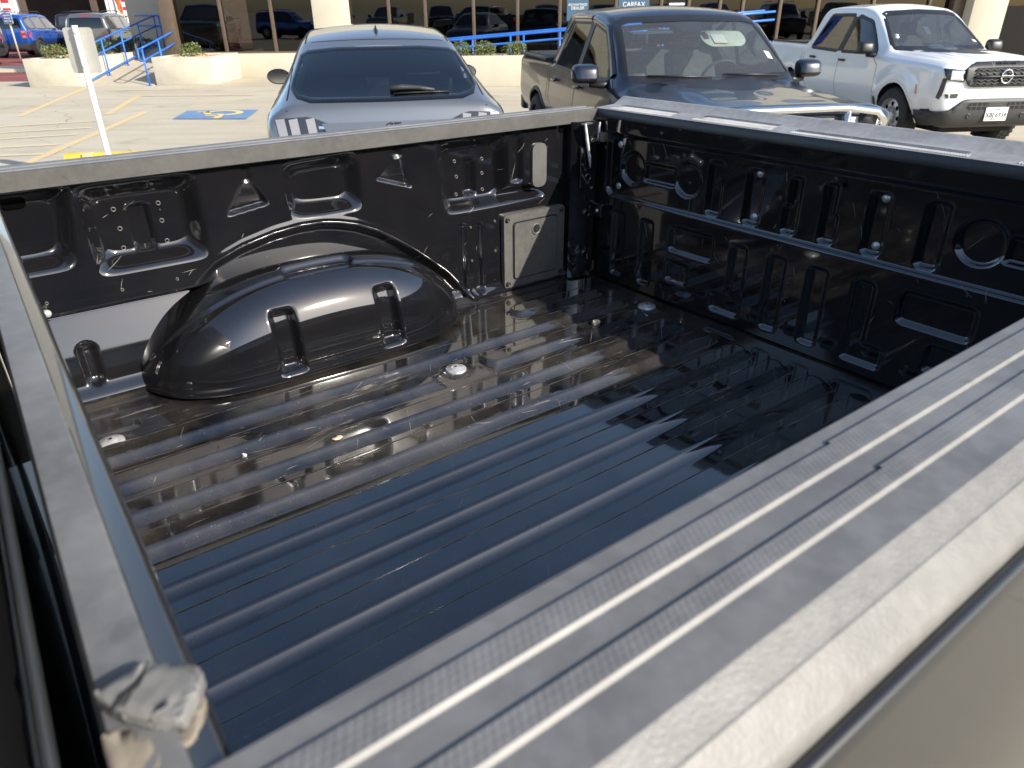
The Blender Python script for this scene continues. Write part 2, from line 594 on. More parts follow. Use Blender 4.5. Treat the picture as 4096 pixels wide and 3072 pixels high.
def wall_d(X, Z):
    d = np.zeros_like(X)
    d += rec(convex_sd(X, Z, [(-.2, .315), (.112, .315), (.15, .50), (-.2, .50)], .012), .040, .035)
    d += rec(convex_sd(X, Z, [(.143, .284), (.402, .284), (.408, .492), (.135, .492)], .012), .046, .040)
    d += rec(rbox_sd(X, Z, .240, .296, .318, .432, .014), .018, .016)
    d += tri_wedge(X, Z, [(.455, .377), (.568, .393), (.532, .462), (.508, .464)], .022, 1)
    d += rec(rbox_sd(X, Z, .506, .534, .45, .56, .01), .008, .01)
    d += rec(convex_sd(X, Z, [(.612, .345), (.826, .336), (.829, .494), (.606, .486)], .012), .040, .034)
    d += tri_wedge(X, Z, [(.868, .414), (.982, .376), (.958, .466), (.925, .471)], .022, 1)
    d += rec(rbox_sd(X, Z, .925, .958, .46, .56, .01), .008, .01)
    dd = np.minimum(convex_sd(X, Z, [(1.083, .278), (1.33, .276), (1.33, .492), (1.068, .494)], .012),
                    convex_sd(X, Z, [(1.25, .276), (1.478, .278), (1.470, .335), (1.25, .34)], .008))
    d += rec(dd, .042, .034)
    d += rec(rbox_sd(X, Z, 1.178, 1.232, .312, .428, .014), .018, .016)
    d += rec(rbox_sd(X, Z, 1.33, 1.385, .33, .492, .02), .016, .018)
    d += rec(rbox_sd(X, Z, 1.128, 1.160, .012, .246, .016), .014, .012)
    d += rec(rbox_sd(X, Z, 1.190, 1.222, .004, .240, .016), .014, .012)
    # wheel arch flange
    ax = np.array([.30, .406, .48, .565, .636, .70, .747, .80, .862, .92, .983, 1.03, 1.082, 1.14, 1.18])
    az = np.array([.19, .264, .291, .310, .318, .317, .309, .294, .266, .228, .182, .143, .098, .030, -.03])
    za = np.interp(X, ax, az)
    za = np.where((X < .30) | (X > 1.18), -1, za)
    s = (Z - za) * 0.85
    d += 0.026 * sst((0.004 - s) / 0.022) * sst((X - 0.34) / 0.08)
    d -= 0.004 * np.exp(-((s - 0.010) / 0.011) ** 2) * sst((X - 0.36) / 0.08)
    # lower front panel: undercut then sloping back to the floor
    low = sst((0.218 - Z) / 0.022) * (0.062 * np.clip(Z / 0.20, -.1, 1) ** 1.25 if False else 0.062 * np.clip(np.maximum(Z, 0) / 0.20, 0, 1.1) ** 1.3)
    d += low * sst((0.47 - X) / 0.05)
    d += rec(rbox_sd(X, Z, .055, .103, .018, .128, .024), .018, .018) * (X < .2)
    # lean out a little towards the top and curve into the floor
    d += -0.020 * sst((0.030 - Z) / 0.035)
    return d

xs = np.arange(-0.08, 1.562, 0.0042); zs = np.arange(-0.018, 0.53, 0.0036)
X, Z = np.meshgrid(xs, zs, indexing='ij')
far_wall = T(grid('bed_side_panel', X, Z, np.stack([X, 1.60 + wall_d(X, Z), Z], -1), M['bed_wall'], truck, flip=False))

# ---- wheelhouse
def wheelhouse():
    us = np.linspace(-1, 1, 220); ts = np.linspace(0, math.pi / 2, 110)
    U, Tt = np.meshgrid(us, ts, indexing='ij')
    Xw = 0.632 + 0.462 * U
    zt = 0.252 * np.maximum(1 - np.abs(U) ** 2.3, 0) ** 0.62
    B = 0.235 * np.maximum(1 - np.abs(U) ** 5, 0) ** 0.55 + 0.005
    yy = 1.642 - B * np.cos(Tt) ** 0.56
    zz = zt * np.sin(Tt) ** 0.80 - 0.006
    # pinch the foot outwards a little and press the grooves in
    for gx in (0.498, 0.783):
        g = sst((0.036 - np.abs(Xw - gx)) / 0.020) * sst((0.178 - zz) / 0.03) * sst((zz - 0.006) / 0.016)
        yy = yy + 0.032 * g * (np.cos(Tt) ** 0.5)
    ov = np.maximum(np.abs(Xw - 0.636) - 0.075, 0)
    g = sst((0.026 - np.hypot(ov, (yy - 1.515) * 1.0)) / 0.014) * (Tt > 0.6)
    zz = zz - 0.014 * g
    zz = zz + 0.007 * sst((Tt - 1.16) / 0.05) * (zt > .05)
    yy = yy - 0.006 * sst((0.02 - zz) / 0.02)
    return np.stack([Xw, yy, zz], -1)
T(grid('wheelhouse', None, None, wheelhouse(), M['bed_wall'], truck, flip=True))

# ---- holes and rims on the far wall, plug, access panel
def wall_y(x, z):
    return 1.60 + float(wall_d(np.array([[x]]), np.array([[z]]))[0, 0])

ring_me = disc_me = None
def hole(x, z, r=0.0052):
    global ring_me, disc_me
    y = wall_y(x, z)
    b = MB().lathe([(r * .62, -0.0005), (r * .8, -0.0032), (r, -0.0022), (r * 1.12, 0.0012)], 12, 'y', (0, 0, 0))
    o = b.build('hole_rim', M['ring'], far_wall, True)
    o.location = (x, y, z)
    d = MB().lathe([(0.00001, -0.0009), (r * .66, -0.0009)], 12, 'y').build('hole', M['hole'], o)
for x, z in ((.218, .424), (.316, .424), (.221, .378), (.315, .382), (.218, .332), (.316, .332),
             (1.153, .424), (1.253, .42), (1.158, .378), (1.252, .377), (1.154, .325), (1.252, .327)):
    hole(x, z)
for x, z in ((.186, .247), (.186, .206), (.31, .247), (.31, .206), (.03, .25), (1.176, .228), (1.177, .12), (1.178, .022), (1.268, .232), (1.268, .135)):
    hole(x, z, 0.0036)
y = wall_y(.032, .471)
MB().prism(roundpoly([(.008, .457), (.054, .457), (.054, .484), (.008, .484)], .013), y - .0015, y + .002, 'y').build('slot_hole', M['hole'], far_wall)
MB().lathe([(0.00001, 0), (.009, 0)], 16, 'y', (1.534, wall_y(1.534, .483) - .002, .483)).build('slot_hole', M['hole'], far_wall)
MB().prism(roundpoly([(1.415, .317), (1.472, .317), (1.472, .453), (1.415, .453)], .028, 6), 1.592, 1.61, 'y').build('oval_plug', M['panel_plastic'], far_wall, sh=30)
# bracket with screw at the front
b = MB().box(-.03, .028, 1.585, 1.6, .222, .240, .003)
bk = b.build('tie_down_bracket', M['bed_wall'], far_wall, sh=30)
MB().lathe([(.00001, 1.578), (.006, 1.578), (.009, 1.582), (.009, 1.586)], 14, 'y', (.024, 0, .231)).build('screw', M['bolt'], bk, True)

ap = MB().prism(roundpoly([(1.293, .004), (1.545, .004), (1.545, .246), (1.293, .246)], .012), 1.583, 1.606, 'y').build('access_panel', M['panel_plastic'], None, sh=30)
ap.parent = truck; T(ap)
b = MB()
b.prism(roundpoly([(1.331, .032), (1.508, .032), (1.508, .216), (1.331, .216)], .012), 1.5775, 1.584, 'y')
b.build('panel_door', M['panel_plastic'], ap, sh=30)
ringp = roundpoly([(1.326, .027), (1.513, .027), (1.513, .221), (1.326, .221)], .014)
MB().prism(ringp, 1.5822, 1.5826, 'y').build('door_gap', M['gap'], ap)
MB().lathe([(.013, 1.5772), (.016, 1.5745), (.019, 1.5755), (.0205, 1.578)], 20, 'y', (1.420, 0, .186)).build('lock_rim', M['panel_plastic'], ap, True)
lk_o = MB().lathe([(.00001, 1.5768), (.013, 1.5768)], 20, 'y', (1.420, 0, .186)).build('lock_cylinder', M['black'], ap)
MB().box(1.4165, 1.4235, 1.5758, 1.5770, .175, .197).build('lock_slot', M['gap'], ap)
for x, z in ((1.306, .232), (1.532, .232), (1.306, .018), (1.532, .018)):
    MB().lathe([(.00001, 1.579), (.003, 1.579), (.0035, 1.577), (.0075, 1.5775), (.0085, 1.5832)], 12, 'y', (x, 0, z)).build('screw', M['black'], ap, True)

# ---- floor bolts
for i, (bx, by) in enumerate(((0.855, 1.202), (1.576, 1.208), (0.057, 1.365))):
    z0 = float(floor_h(np.array([[bx]]), np.array([[by]]))[0, 0]) + 0.001
    o = T(MB().lathe([(.00001, z0 + .009), (.004, z0 + .009), (.005, z0 + .0075), (.011, z0 + .009), (.0125, z0 + .0085), (.016, z0 + .0055), (.026, z0 + .0045), (.0275, z0 + .003), (.028, z0 - .002)], 28, 'z', (bx, by, 0)).build('bed_bolt', M['bolt'], truck, True))
    MB().lathe([(.00001, z0 + .0096), (.0042, z0 + .0096)], 6, 'z', (bx, by, 0)).build('bolt_socket', M['hole'], o)

# ---- tailgate
YC = 0.770
def gate_d(Y, Z):
    A = YC + np.abs(Y - YC)                     # symmetric: work on the far half
    d = np.zeros_like(Y)
    d += rec(rbox_sd(A, Z, -1, 1.512, .274, .475, .035), .013, .010)
    d -= rec(rbox_sd(A, Z, -1, 2, .468, .60, .01), .006, .012)
    S = []
    def slot(y, z0, z1, hw=.028, r=.016, dep=.013):
        S.append(rec(rbox_sd(A, Z, y - hw, y + hw, z0, z1, r), dep, .011))
    slot(1.077, .288, .446); slot(.945, .288, .442)
    st = np.minimum(rbox_sd(A, Z, .800, .850, .288, .372, .016), rbox_sd(A, Z, .800, .838, .34, .444, .014))
    S.append(rec(st, .013, .011))
    # round bosses joined by a bar
    for cy in (1.404, 1.178):
        r = np.hypot(A - cy, (Z - .374))
        S.append(0.011 * sst((.054 - r) / .010))
    S.append(rec(rbox_sd(A, Z, 1.225, 1.355, .340, .404, .01), .012, .010))
    slot(1.441, .012, .235, .030); slot(1.315, .014, .232, .030)
    S.append(rec(rbox_sd(A, Z, 1.045, 1.222, .150, .238, .02), .014, .012))
    S.append(rec(rbox_sd(A, Z, 1.130, 1.224, .054, .128, .018), .014, .012))
    L = np.minimum(rbox_sd(A, Z, .928, .988, .012, .233, .018), rbox_sd(A, Z, .928, 1.042, .012, .076, .018))
    S.append(rec(L, .015, .012))
    slot(.832, .014, .233, .030)
    d += np.max(np.array(S), 0)
    d += 0.03 * sst((0.018 - Z) / 0.03) * 0
    return d

gate = T(empty('tailgate'))
gate.parent = truck
ys = np.arange(-0.02, 1.565, 0.0042); zs = np.arange(-0.01, 0.52, 0.0034)
Yg, Zg = np.meshgrid(ys, zs, indexing='ij')
grid('inner_panel', Yg, Zg, np.stack([1.660 + gate_d(Yg, Zg), Yg, Zg], -1), M['gate'], gate, flip=True)
def gate_bolt(y, z):
    x = 1.660 + float(gate_d(np.array([[y]]), np.array([[z]]))[0, 0])
    MB().lathe([(.00001, x - .0045), (.003, x - .0045), (.0036, x - .0025), (.0055, x - .0045), (.0062, x - .0022), (.0100, x - .0020), (.0112, x + .002)], 16, 'x', (0, y, z)).build('gate_bolt', M['bolt'], gate, True)
for y, z in ((1.464, .441), (1.463, .31), (.942, .429), (.941, .311), (.591, .427), (.59, .312)):
    gate_bolt(y, z)
MB().lathe([(.00001, 1.6715), (.006, 1.6715)], 14, 'x', (0, .69, .443)).build('gate_hole', M['hole'], gate)
# cap: black inner face, grey top rising to a lip
cap = [(1.672, .500), (1.666, .503), (1.664, .512), (1.6645, .532), (1.669, .5405)]
MB().sweep(cap + [(1.70, .5405), (1.70, .49)], -0.03, 1.572, 'y').build('cap_face', M['cap_black'], gate, sh=40)
top = [(1.669, .541), (1.673, .5425), (1.735, .546), (1.752, .5475), (1.786, .566), (1.792, .569), (1.80, .567), (1.802, .55), (1.76, .52)]
MB().sweep(top, -0.045, 1.585, 'y').build('cap_top', M['cap_grey'], gate, sh=50)
# ribbed step strips in three runs
def tread(y0, y1, x0, x1, name='tread_strip'):
    b = MB()
    n = int((y1 - y0) / 0.0062)
    for i in range(n):
        y = y0 + i * 0.0062
        sh = (x1 - x0) * 0.5
        za, zb = .5428 + (x0 - 1.673) * .056, .5428 + (x1 - 1.673) * .056
        b.add([(x0, y, za), (x0, y + .0030, za), (x1, y + .0030 + 0, zb), (x1, y, zb),
               (x0, y + .0008, za + .0016), (x0, y + .0022, za + .0016), (x1, y + .0022, zb + .0016), (x1, y + .0008, zb + .0016)],
              [(4, 5, 6, 7), (0, 4, 7, 3), (1, 2, 6, 5), (0, 1, 5, 4), (3, 7, 6, 2)])
    o = b.build(name, M['cap_grey'], gate)
    o['kind'] = 'stuff'
for y0, y1 in ((1.28, 1.54), (.93, 1.20), (.44, .88), (-.02, .35)):
    tread(y0, y1, 1.676, 1.697)
    if y1 > 1.0:
        tread(y0 + .01, y1 - .02, 1.700, 1.728)
    for k in range(3):
        x = 1.701 + k * 0.008 + (0.03 if y1 > 1.0 else 0)
        z = .5430 + (x - 1.673) * .056
        MB().sweep([(x, z), (x + .001, z + .0018), (x + .0028, z + .0018), (x + .0038, z)], y0 + .01, y1 - .01, 'y').build('tread_ridge', M['cap_grey'], gate)
# outer skin, handle recess, lettering is not in view
outer = [(1.80, .555), (1.806, .50), (1.80, .40), (1.802, .25), (1.80, .10), (1.79, -.02), (1.70, -.03)]
MB().sweep(outer, -0.04, 1.58, 'y').build('outer_skin', M['body_black'], gate, sh=40)
MB().box(1.798, 1.812, .62, .92, .37, .44, .008).build('handle', M['cap_black'], gate, sh=30)

# ---- rear corner pillars
def pillar(ysgn):
    y = (lambda v: v) if ysgn > 0 else (lambda v: 1.574 - v)
    p = T(empty('corner_pillar')); p.parent = truck
    b = MB()
    b.prism([(1.555, y(1.64)), (1.555, y(1.572)), (1.572, y(1.556)), (1.648, y(1.548)), (1.652, y(1.56)), (1.652, y(1.64))], -0.01, .508, 'z')
    b.build('post', M['bed_wall'], p, sh=40)
    if ysgn > 0:
        b = MB().box(1.575, 1.640, 1.541, 1.552, .30, .43, .004).build('striker_plate', M['bed_wall'], p, sh=30)
        MB().prism([(1.578, .50), (1.640, .505), (1.636, .44), (1.606, .36), (1.594, .43)], 1.532, 1.552, 'y').build('latch_cover', M['gate'], p)
        MB().tube([(1.578, 1.531, .505), (1.588, 1.530, .45), (1.600, 1.5295, .40), (1.606, 1.531, .365)], [.004, .0055, .005, .002], 6).build('scuffed_edge', M['scuff'], p, True)
        MB().tube([(1.640, 1.531, .505), (1.637, 1.530, .47), (1.634, 1.531, .45)], [.003, .0045, .002], 6).build('scuffed_edge', M['scuff'], p, True)
        for zz in (.335, .215, .075):
            MB().lathe([(.009, 1.5395), (.010, 1.537), (.0125, 1.5385), (.0135, 1.551)], 14, 'y', (1.606, 0, zz)).build('hole_rim', M['gate'], p, True)
            MB().lathe([(.00001, 1.5393), (.0095, 1.5393)], 14, 'y', (1.606, 0, zz)).build('hole', M['hole'], p)
        for xx in (1.612, 1.624):
            MB().lathe([(.004, 1.5315), (.005, 1.5300), (.006, 1.5325)], 10, 'y', (xx, 0, .452)).build('rivet', M['ring'], p, True)
        MB().box(1.640, 1.664, 1.505, 1.556, .20, .245, .004).build('gate_check_bracket', M['bed_wall'], p, sh=30)
        MB().lathe([(.00001, 1.634), (.004, 1.634), (.006, 1.638), (.006, 1.642)], 10, 'x', (0, 1.525, .222)).build('screw', M['bolt'], p, True)
        MB().box(1.634, 1.664, 1.51, 1.545, .445, .475, .004).build('bumper_stop', M['panel_plastic'], p, sh=30)
        MB().tube([(1.559, 1.568, .12), (1.556, 1.561, .10), (1.557, 1.562, .07), (1.561, 1.566, .055)], .004, 6).build('cable_loop', M['black'], p, True)
pillar(1); pillar(-1)

# ---- side rails
def rail(sign, y0):
    """sign -1: near rail running outwards to -y"""
    r = T(empty('bed_rail')); r.parent = truck
    P = lambda u, z: (y0 + sign * u, z)
    x0, x1 = -0.045, 1.668
    H = 0.540
    inner = [P(.006, .500), P(0, .503), P(0, H - .003), P(.003, H), P(.0150, H)]
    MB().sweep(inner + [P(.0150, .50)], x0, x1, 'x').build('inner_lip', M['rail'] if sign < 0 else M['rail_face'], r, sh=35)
    Z = H + .0026
    def band(a, b, xa, xb):
        MB().sweep([P(a, H - .02), P(a, H), P(a + .0022, Z), P(b, Z), P(b, H - .02)], xa, xb, 'x').build('tread_band', M['rail_tread'], r, sh=20)
    def edge(b, b2):
        MB().sweep([P(b, H - .02), P(b, Z), P(b + .0006, Z), P(b2 - .0006, H + .0002), P(b2, H), P(b2, H - .02)], x0, x1, 'x').build('ridge_edge', M['rail_edge'], r, sh=25)
    def flat(a, b):
        MB().sweep([P(a, H - .02), P(a, H), P(b, H), P(b, H - .02)], x0, x1, 'x').build('flat_band', M['rail'], r)
    if sign < 0:
        for a, b in ((.0150, .0365), (.0545, .0725)):
            band(a + .0028, b, x0, .432)
            MB().sweep([P(a, H - .02), P(a, H), P(a + .0028, H), P(a + .0028, H - .02)], x0, .432, 'x').build('band_step', M['rail'], r)
            band(a, b, .432, x1)
    else:
        band(.0150, .0365, x0, x1); band(.0545, .0725, x0, x1)
    edge(.0365, .0398); flat(.0398, .0545); edge(.0725, .0758); flat(.0758, .1020)
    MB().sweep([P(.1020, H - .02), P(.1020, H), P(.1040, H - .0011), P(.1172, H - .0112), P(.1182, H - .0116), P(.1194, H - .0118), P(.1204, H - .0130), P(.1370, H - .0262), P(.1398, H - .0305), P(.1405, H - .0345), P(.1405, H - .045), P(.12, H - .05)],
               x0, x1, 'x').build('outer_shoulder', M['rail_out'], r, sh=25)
    return r
rail(-1, 0.0)
fr_ = rail(1, 1.574)

# ---- body sides with wheel openings
def body_side(name, y0, sign):
    prof = [(.1395, .500), (.1440, .5035), (.1480, .503), (.1505, .499), (.152, .49), (.155, .465), (.161, .43), (.170, .38), (.182, .31), (.191, .24), (.195, .16), (.194, .05),
            (.190, -.08), (.186, -.2), (.184, -.33), (.178, -.42), (.16, -.45), (.12, -.46)]
    xs = np.linspace(-0.055, 1.80, 130)
    v = []; f = []
    n = len(prof)
    pr = []
    for i in range(n - 1):                       # densify
        a, b = np.array(prof[i]), np.array(prof[i + 1])
        m = max(1, int(np.linalg.norm(b - a) / 0.025))
        for k in range(m):
            pr.append(a + (b - a) * k / m)
    pr.append(np.array(prof[-1])); n = len(pr)
    for x in xs:
        for q in pr:
            lip = math.hypot(x - .632, q[1] + .50)
            fl = 0.012 * math.exp(-((lip - .52) / .03) ** 2) if q[1] < .2 else 0
            v.append((x, y0 + sign * (q[0] + fl), q[1]))
    for i in range(len(xs) - 1):
        for k in range(n - 1):
            cx = (xs[i] + xs[i + 1]) / 2; cz = (pr[k][1] + pr[k + 1][1]) / 2
            if math.hypot(cx - .632, cz + .50) < .475:
                continue
            f.append((i * n + k, i * n + k + 1, (i + 1) * n + k + 1, (i + 1) * n + k))
    o = T(mk(name, v, f, M['body_side'], truck))
    bm = bmesh.new(); bm.from_mesh(o.data); bmesh.ops.recalc_face_normals(bm, faces=bm.faces); bm.to_mesh(o.data); bm.free()
    arc = [(.632 + .478 * math.cos(a), y0 + sign * .198, -.50 + .478 * math.sin(a)) for a in np.linspace(rad(5), rad(175), 40)]
    T(MB().tube(arc, .012, 8).build('arch_lip', M['body_black'], truck, True))
    return o
body_side('bed_outer_panel', 0.0, -1)
body_side('bed_outer_panel', 1.574, 1)
# inner liner and underside so nothing shows through
T(MB().box(-.05, 1.66, -.10, .0, -.05, .49).build('bed_side_inner', M['bed_wall'], truck))
T(MB().box(-.06, 1.70, -.1, 1.68, -.20, -.03).build('bed_underside', M['black'], truck))
T(MB().box(-.05, 1.66, 1.66, 1.70, -.05, .50).build('bed_side_inner', M['bed_wall'], truck))
# rear bumper and tail lamps
M['red_lens'] = simple('red tail lamp lens', (0.42, 0.012, 0.015), 0.15, coat=1.0, var=0.2, vscale=30)
T(MB().box(1.80, 1.92, -.19, 1.76, -.50, -.32, .03).build('rear_bumper', M['cap_black'], truck, sh=30))
for y0, y1 in ((-.17, -.05), (1.62, 1.745)):
    T(MB().box(1.775, 1.812, y0, y1, -.02, .42, .02).build('tail_lamp', M['red_lens'], truck, sh=30))

# ---- bulkhead at the cab end
hd = T(empty('bed_bulkhead')); hd.parent = truck
MB().sweep([(-.046, .49), (-.046, .533), (-.043, .539), (-.019, .5405), (-.0165, .5395)], 0.0, 1.60, 'y').build('matte_cap', M['rail'], hd, sh=40)
MB().sweep([(-.0167, .5393), (-.0150, .5375), (-.0050, .5340), (-.0015, .5315), (.0005, .5250), (.001, .50), (.001, -.02)], 0.0, 1.60, 'y').build('painted_edge', M['body_black'], hd, sh=60)
MB().box(-.045, -.002, -.10, 1.68, -.05, .49).build('bulkhead_wall', M['bed_wall'], hd)
MB().box(-.084, -.0465, 1.56, 1.62, -.1, .525).build('gap_filler', M['cap_black'], hd)  # added black filler hiding the bright ground seen through the gap
# torn corner piece lying over the rail joint
def chunk(name, poly, z0, z1, mat, seed, parent):
    bm = bmesh.new()
    b = MB().prism(roundpoly(poly, .003, 2), z0, z1, 'z')
    r = random.Random(seed)
    for v in b.v: bm.verts.new(v)
    bm.verts.ensure_lookup_table()
    for f in b.f: bm.faces.new([bm.verts[i] for i in f])
    bmesh.ops.triangulate(bm, faces=bm.faces[:])
    bmesh.ops.subdivide_edges(bm, edges=bm.edges[:], cuts=3, use_grid_fill=True)
    for v in bm.verts:
        v.co += Vector((r.uniform(-1, 1), r.uniform(-1, 1), r.uniform(-1, 1))) * 0.0005
    me = bpy.data.meshes.new(name); bm.to_mesh(me); bm.free()
    me.materials.append(mat)
    me.polygons.foreach_set('use_smooth', [True] * len(me.polygons))
    o = bpy.data.objects.new(name, me); COL.objects.link(o); o.parent = parent
    return o
chunk('torn_rubber_corner', [(-.0445, .062), (-.020, .066), (-.003, .052), (.0015, .043), (-.004, .034), (-.014, .022), (-.025, .030), (-.036, .043)], .5395, .5485, M['rubber'], 3, hd)
chunk('torn_foam', [(-.0455, .044), (-.036, .040), (-.026, .030), (-.0150, .0225), (-.0060, .0330), (-.0015, .0400), (-.0030, .0330), (-.0125, .0160), (-.026, .0120), (-.0455, .0060)], .531, .5398, M['foam'], 5, hd)
MB().tube([(-.040, .0435, .5487), (-.033, .050, .5490), (-.026, .053, .5490), (-.021, .060, .5487)], [.0006, .0016, .0014, .0004], 6).build('tear_line', M['gap'], hd, True)

# ---- wheels of this truck
M['tyre'] = simple('tyre rubber', (0.022, 0.021, 0.020), 0.75, var=0.35, vscale=20, bmp=0.4, bscale=120)
M['steel_wheel'] = simple('silver steel wheel', (0.45, 0.45, 0.44), 0.35, 0.7)
M['dark_wheel'] = simple('dark alloy wheel', (0.06, 0.06, 0.065), 0.35, 0.6)
M['bright_alloy'] = simple('machined alloy', (0.55, 0.55, 0.56), 0.28, 0.85)
# ================================================================== the lot and the dealership
def concrete_mat():
    m, nt, b = new_mat('parking lot concrete')
    v = coords(nt)
    n1 = noise(nt, v, 0.35, 6, 0.6)
    n2 = noise(nt, v, 14.0, 5, 0.7)
    n3 = noise(nt, coords(nt, (0.25, 2.6, 1), (0, 0, 0.05)), 1.0, 5, 0.65)
    c = mix(nt, ramp(nt, n1, 0.3, 0.7), (0.40, 0.350, 0.262), (0.49, 0.435, 0.335))
    c = mix(nt, math_n(nt, 'MULTIPLY', ramp(nt, n3, 0.46, 0.66), 0.5), c, (0.33, 0.285, 0.215))
    c = mix(nt, math_n(nt, 'MULTIPLY', ramp(nt, n2, 0.4, 0.62), 0.25), c, (0.34, 0.29, 0.21))
    sp = math_n(nt, 'MULTIPLY', ramp(nt, noise(nt, v, 2.2, 2), 0.73, 0.76), 0.6)
    c = mix(nt, sp, c, (0.13, 0.115, 0.095))
    st = math_n(nt, 'MULTIPLY', ramp(nt, noise(nt, v, 0.9, 3, 0.6), 0.60, 0.72), 0.45)
    c = mix(nt, st, c, (0.24, 0.205, 0.155))
    # cracks
    vo = nt.nodes.new('ShaderNodeTexVoronoi')
    vo.feature = 'DISTANCE_TO_EDGE'
    vo.inputs['Scale'].default_value = 0.22
    vw = nt.nodes.new('ShaderNodeVectorMath'); vw.operation = 'ADD'
    nn = nt.nodes.new('ShaderNodeTexNoise'); nn.inputs['Scale'].default_value = 0.8
    lk(nt, v, nn.inputs['Vector']); lk(nt, v, vw.inputs[0]); lk(nt, nn.outputs['Color'], vw.inputs[1])
    lk(nt, vw.outputs[0], vo.inputs['Vector'])
    cr = math_n(nt, 'LESS_THAN', vo.outputs['Distance'], 0.0016)
    c = mix(nt, math_n(nt, 'MULTIPLY', cr, 0.6), c, (0.10, 0.085, 0.065))
    lk(nt, c, b.inputs['Base Color'])
    b.inputs['Roughness'].default_value = 0.85
    bump(nt, b, n2, 0.3, 0.01)
    return m

M['concrete'] = concrete_mat()
M['cream'] = simple('cream stucco', (0.53, 0.485, 0.38), 0.85, var=0.06, vscale=1.6, bmp=0.3, bscale=60)
M['cream_dirty'] = simple('stained cream stucco', (0.49, 0.45, 0.355), 0.85, var=0.14, vscale=2.4, bmp=0.3, bscale=60)
M['greige'] = simple('grey beige stucco', (0.42, 0.38, 0.31), 0.85, var=0.05, vscale=1.5, bmp=0.3, bscale=60)
M['bronze'] = simple('bronze mullion', (0.13, 0.095, 0.07), 0.45, 0.3)
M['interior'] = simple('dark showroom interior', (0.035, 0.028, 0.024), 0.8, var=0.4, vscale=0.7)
M['store_glass'] = glass('storefront glass', (0.26, 0.22, 0.19), 0.02)
M['rail_blue'] = simple('blue handrail paint', (0.025, 0.14, 0.55), 0.4, coat=0.3, var=0.15, vscale=4)
M['rock'] = simple('landscape rock', (0.42, 0.26, 0.16), 0.9, var=0.5, vscale=7)
M['white_paint'] = simple('white post paint', (0.80, 0.79, 0.76), 0.4, var=0.04, vscale=8)
M['alu'] = simple('aluminium sign back', (0.44, 0.42, 0.37), 0.5, 0.35, var=0.08, vscale=7)
M['sign_blue'] = simple('blue sign face', (0.02, 0.09, 0.32), 0.4)
M['sign_white'] = simple('white sign lettering', (0.8, 0.8, 0.78), 0.5)
M['navy'] = simple('navy letter', (0.02, 0.05, 0.25), 0.4)
M['red_pave'] = simple('red painted pavement', (0.19, 0.045, 0.04), 0.85, var=0.35, vscale=0.8)
M['kerb'] = simple('kerb concrete', (0.50, 0.44, 0.33), 0.9, var=0.15, vscale=1.5)
M['white_panel'] = simple('white ribbed panel', (0.72, 0.71, 0.68), 0.6, var=0.06)
M['orange'] = simple('orange fabric', (0.75, 0.16, 0.03), 0.8)
M['yellow_stop'] = simple('yellow wheel stop paint', (0.72, 0.42, 0.045), 0.75, var=0.15, vscale=5, bmp=0.3, bscale=80)

def worn(name, col, base, lo=0.42, hi=0.62):
    m, nt, b = new_mat(name)
    v = coords(nt)
    f = ramp(nt, noise(nt, v, 3.2, 7, 0.7), lo, hi)
    lk(nt, mix(nt, f, base, col), b.inputs['Base Color'])
    b.inputs['Roughness'].default_value = 0.8
    return m
M['line'] = worn('worn yellow line paint', (0.61, 0.43, 0.17), (0.50, 0.42, 0.28), 0.35, 0.64)
M['line2'] = worn('faded yellow line paint', (0.60, 0.47, 0.26), (0.49, 0.43, 0.32), 0.35, 0.68)
M['isa_blue'] = worn('worn blue pavement paint', (0.10, 0.20, 0.36), (0.20, 0.26, 0.34), 0.25, 0.55)
M['isa_yellow'] = worn('yellow symbol paint', (0.68, 0.50, 0.20), (0.5, 0.42, 0.22), 0.2, 0.4)

g = mk('ground', [(-700, -700, 0), (700, -700, 0), (700, 700, 0), (-700, 700, 0)], [(0, 1, 2, 3)], M['concrete'], None, False)
tag(g, 'cream concrete parking lot pavement', kind='structure')

def strip(name, pts, w, mat, z=0.004, label=None, kind='structure'):
    v = []; f = []
    for (a, b_) in zip(pts[:-1], pts[1:]):
        a = Vector((*a, 0)); b2 = Vector((*b_, 0))
        t = (b2 - a).normalized(); n = Vector((-t.y, t.x, 0)) * w / 2
        k = len(v)
        v += [a - n, b2 - n, b2 + n, a + n]; f.append((k, k + 1, k + 2, k + 3))
    for p in v: p.z = z
    o = mk(name, v, f, mat, None, False)
    tag(o, label or 'yellow painted parking line on the concrete', kind=kind)
    return o
lines = [((-9.45, 14.6), (-11.2, 20.4)), ((-6.05, 7.6), (-7.25, 15.2)), ((-7.85, 14.8), (-8.8, 18.2))]
for i, ln in enumerate(lines):
    strip('parking_line', ln, 0.14, M['line'], 0.004 + 0.0 * i)
for ln in [((-10.09, 12.66), (-7.52, 13.79)), ((-9.5, 12.05), (-7.2, 12.95)), ((-8.90, 11.42), (-7.05, 12.2)), ((-8.45, 10.68), (-6.80, 11.2)), ((-8.0, 10.1), (-6.55, 10.4)),
           ((-10.2, 19.5), (-8.1, 19.7)), ((-8.85, 18.15), (-6.0, 18.1))]:
    strip('hatch_line', ln, 0.15, M['line2'], 0.0065, 'faded yellow hatch stripe on the concrete')

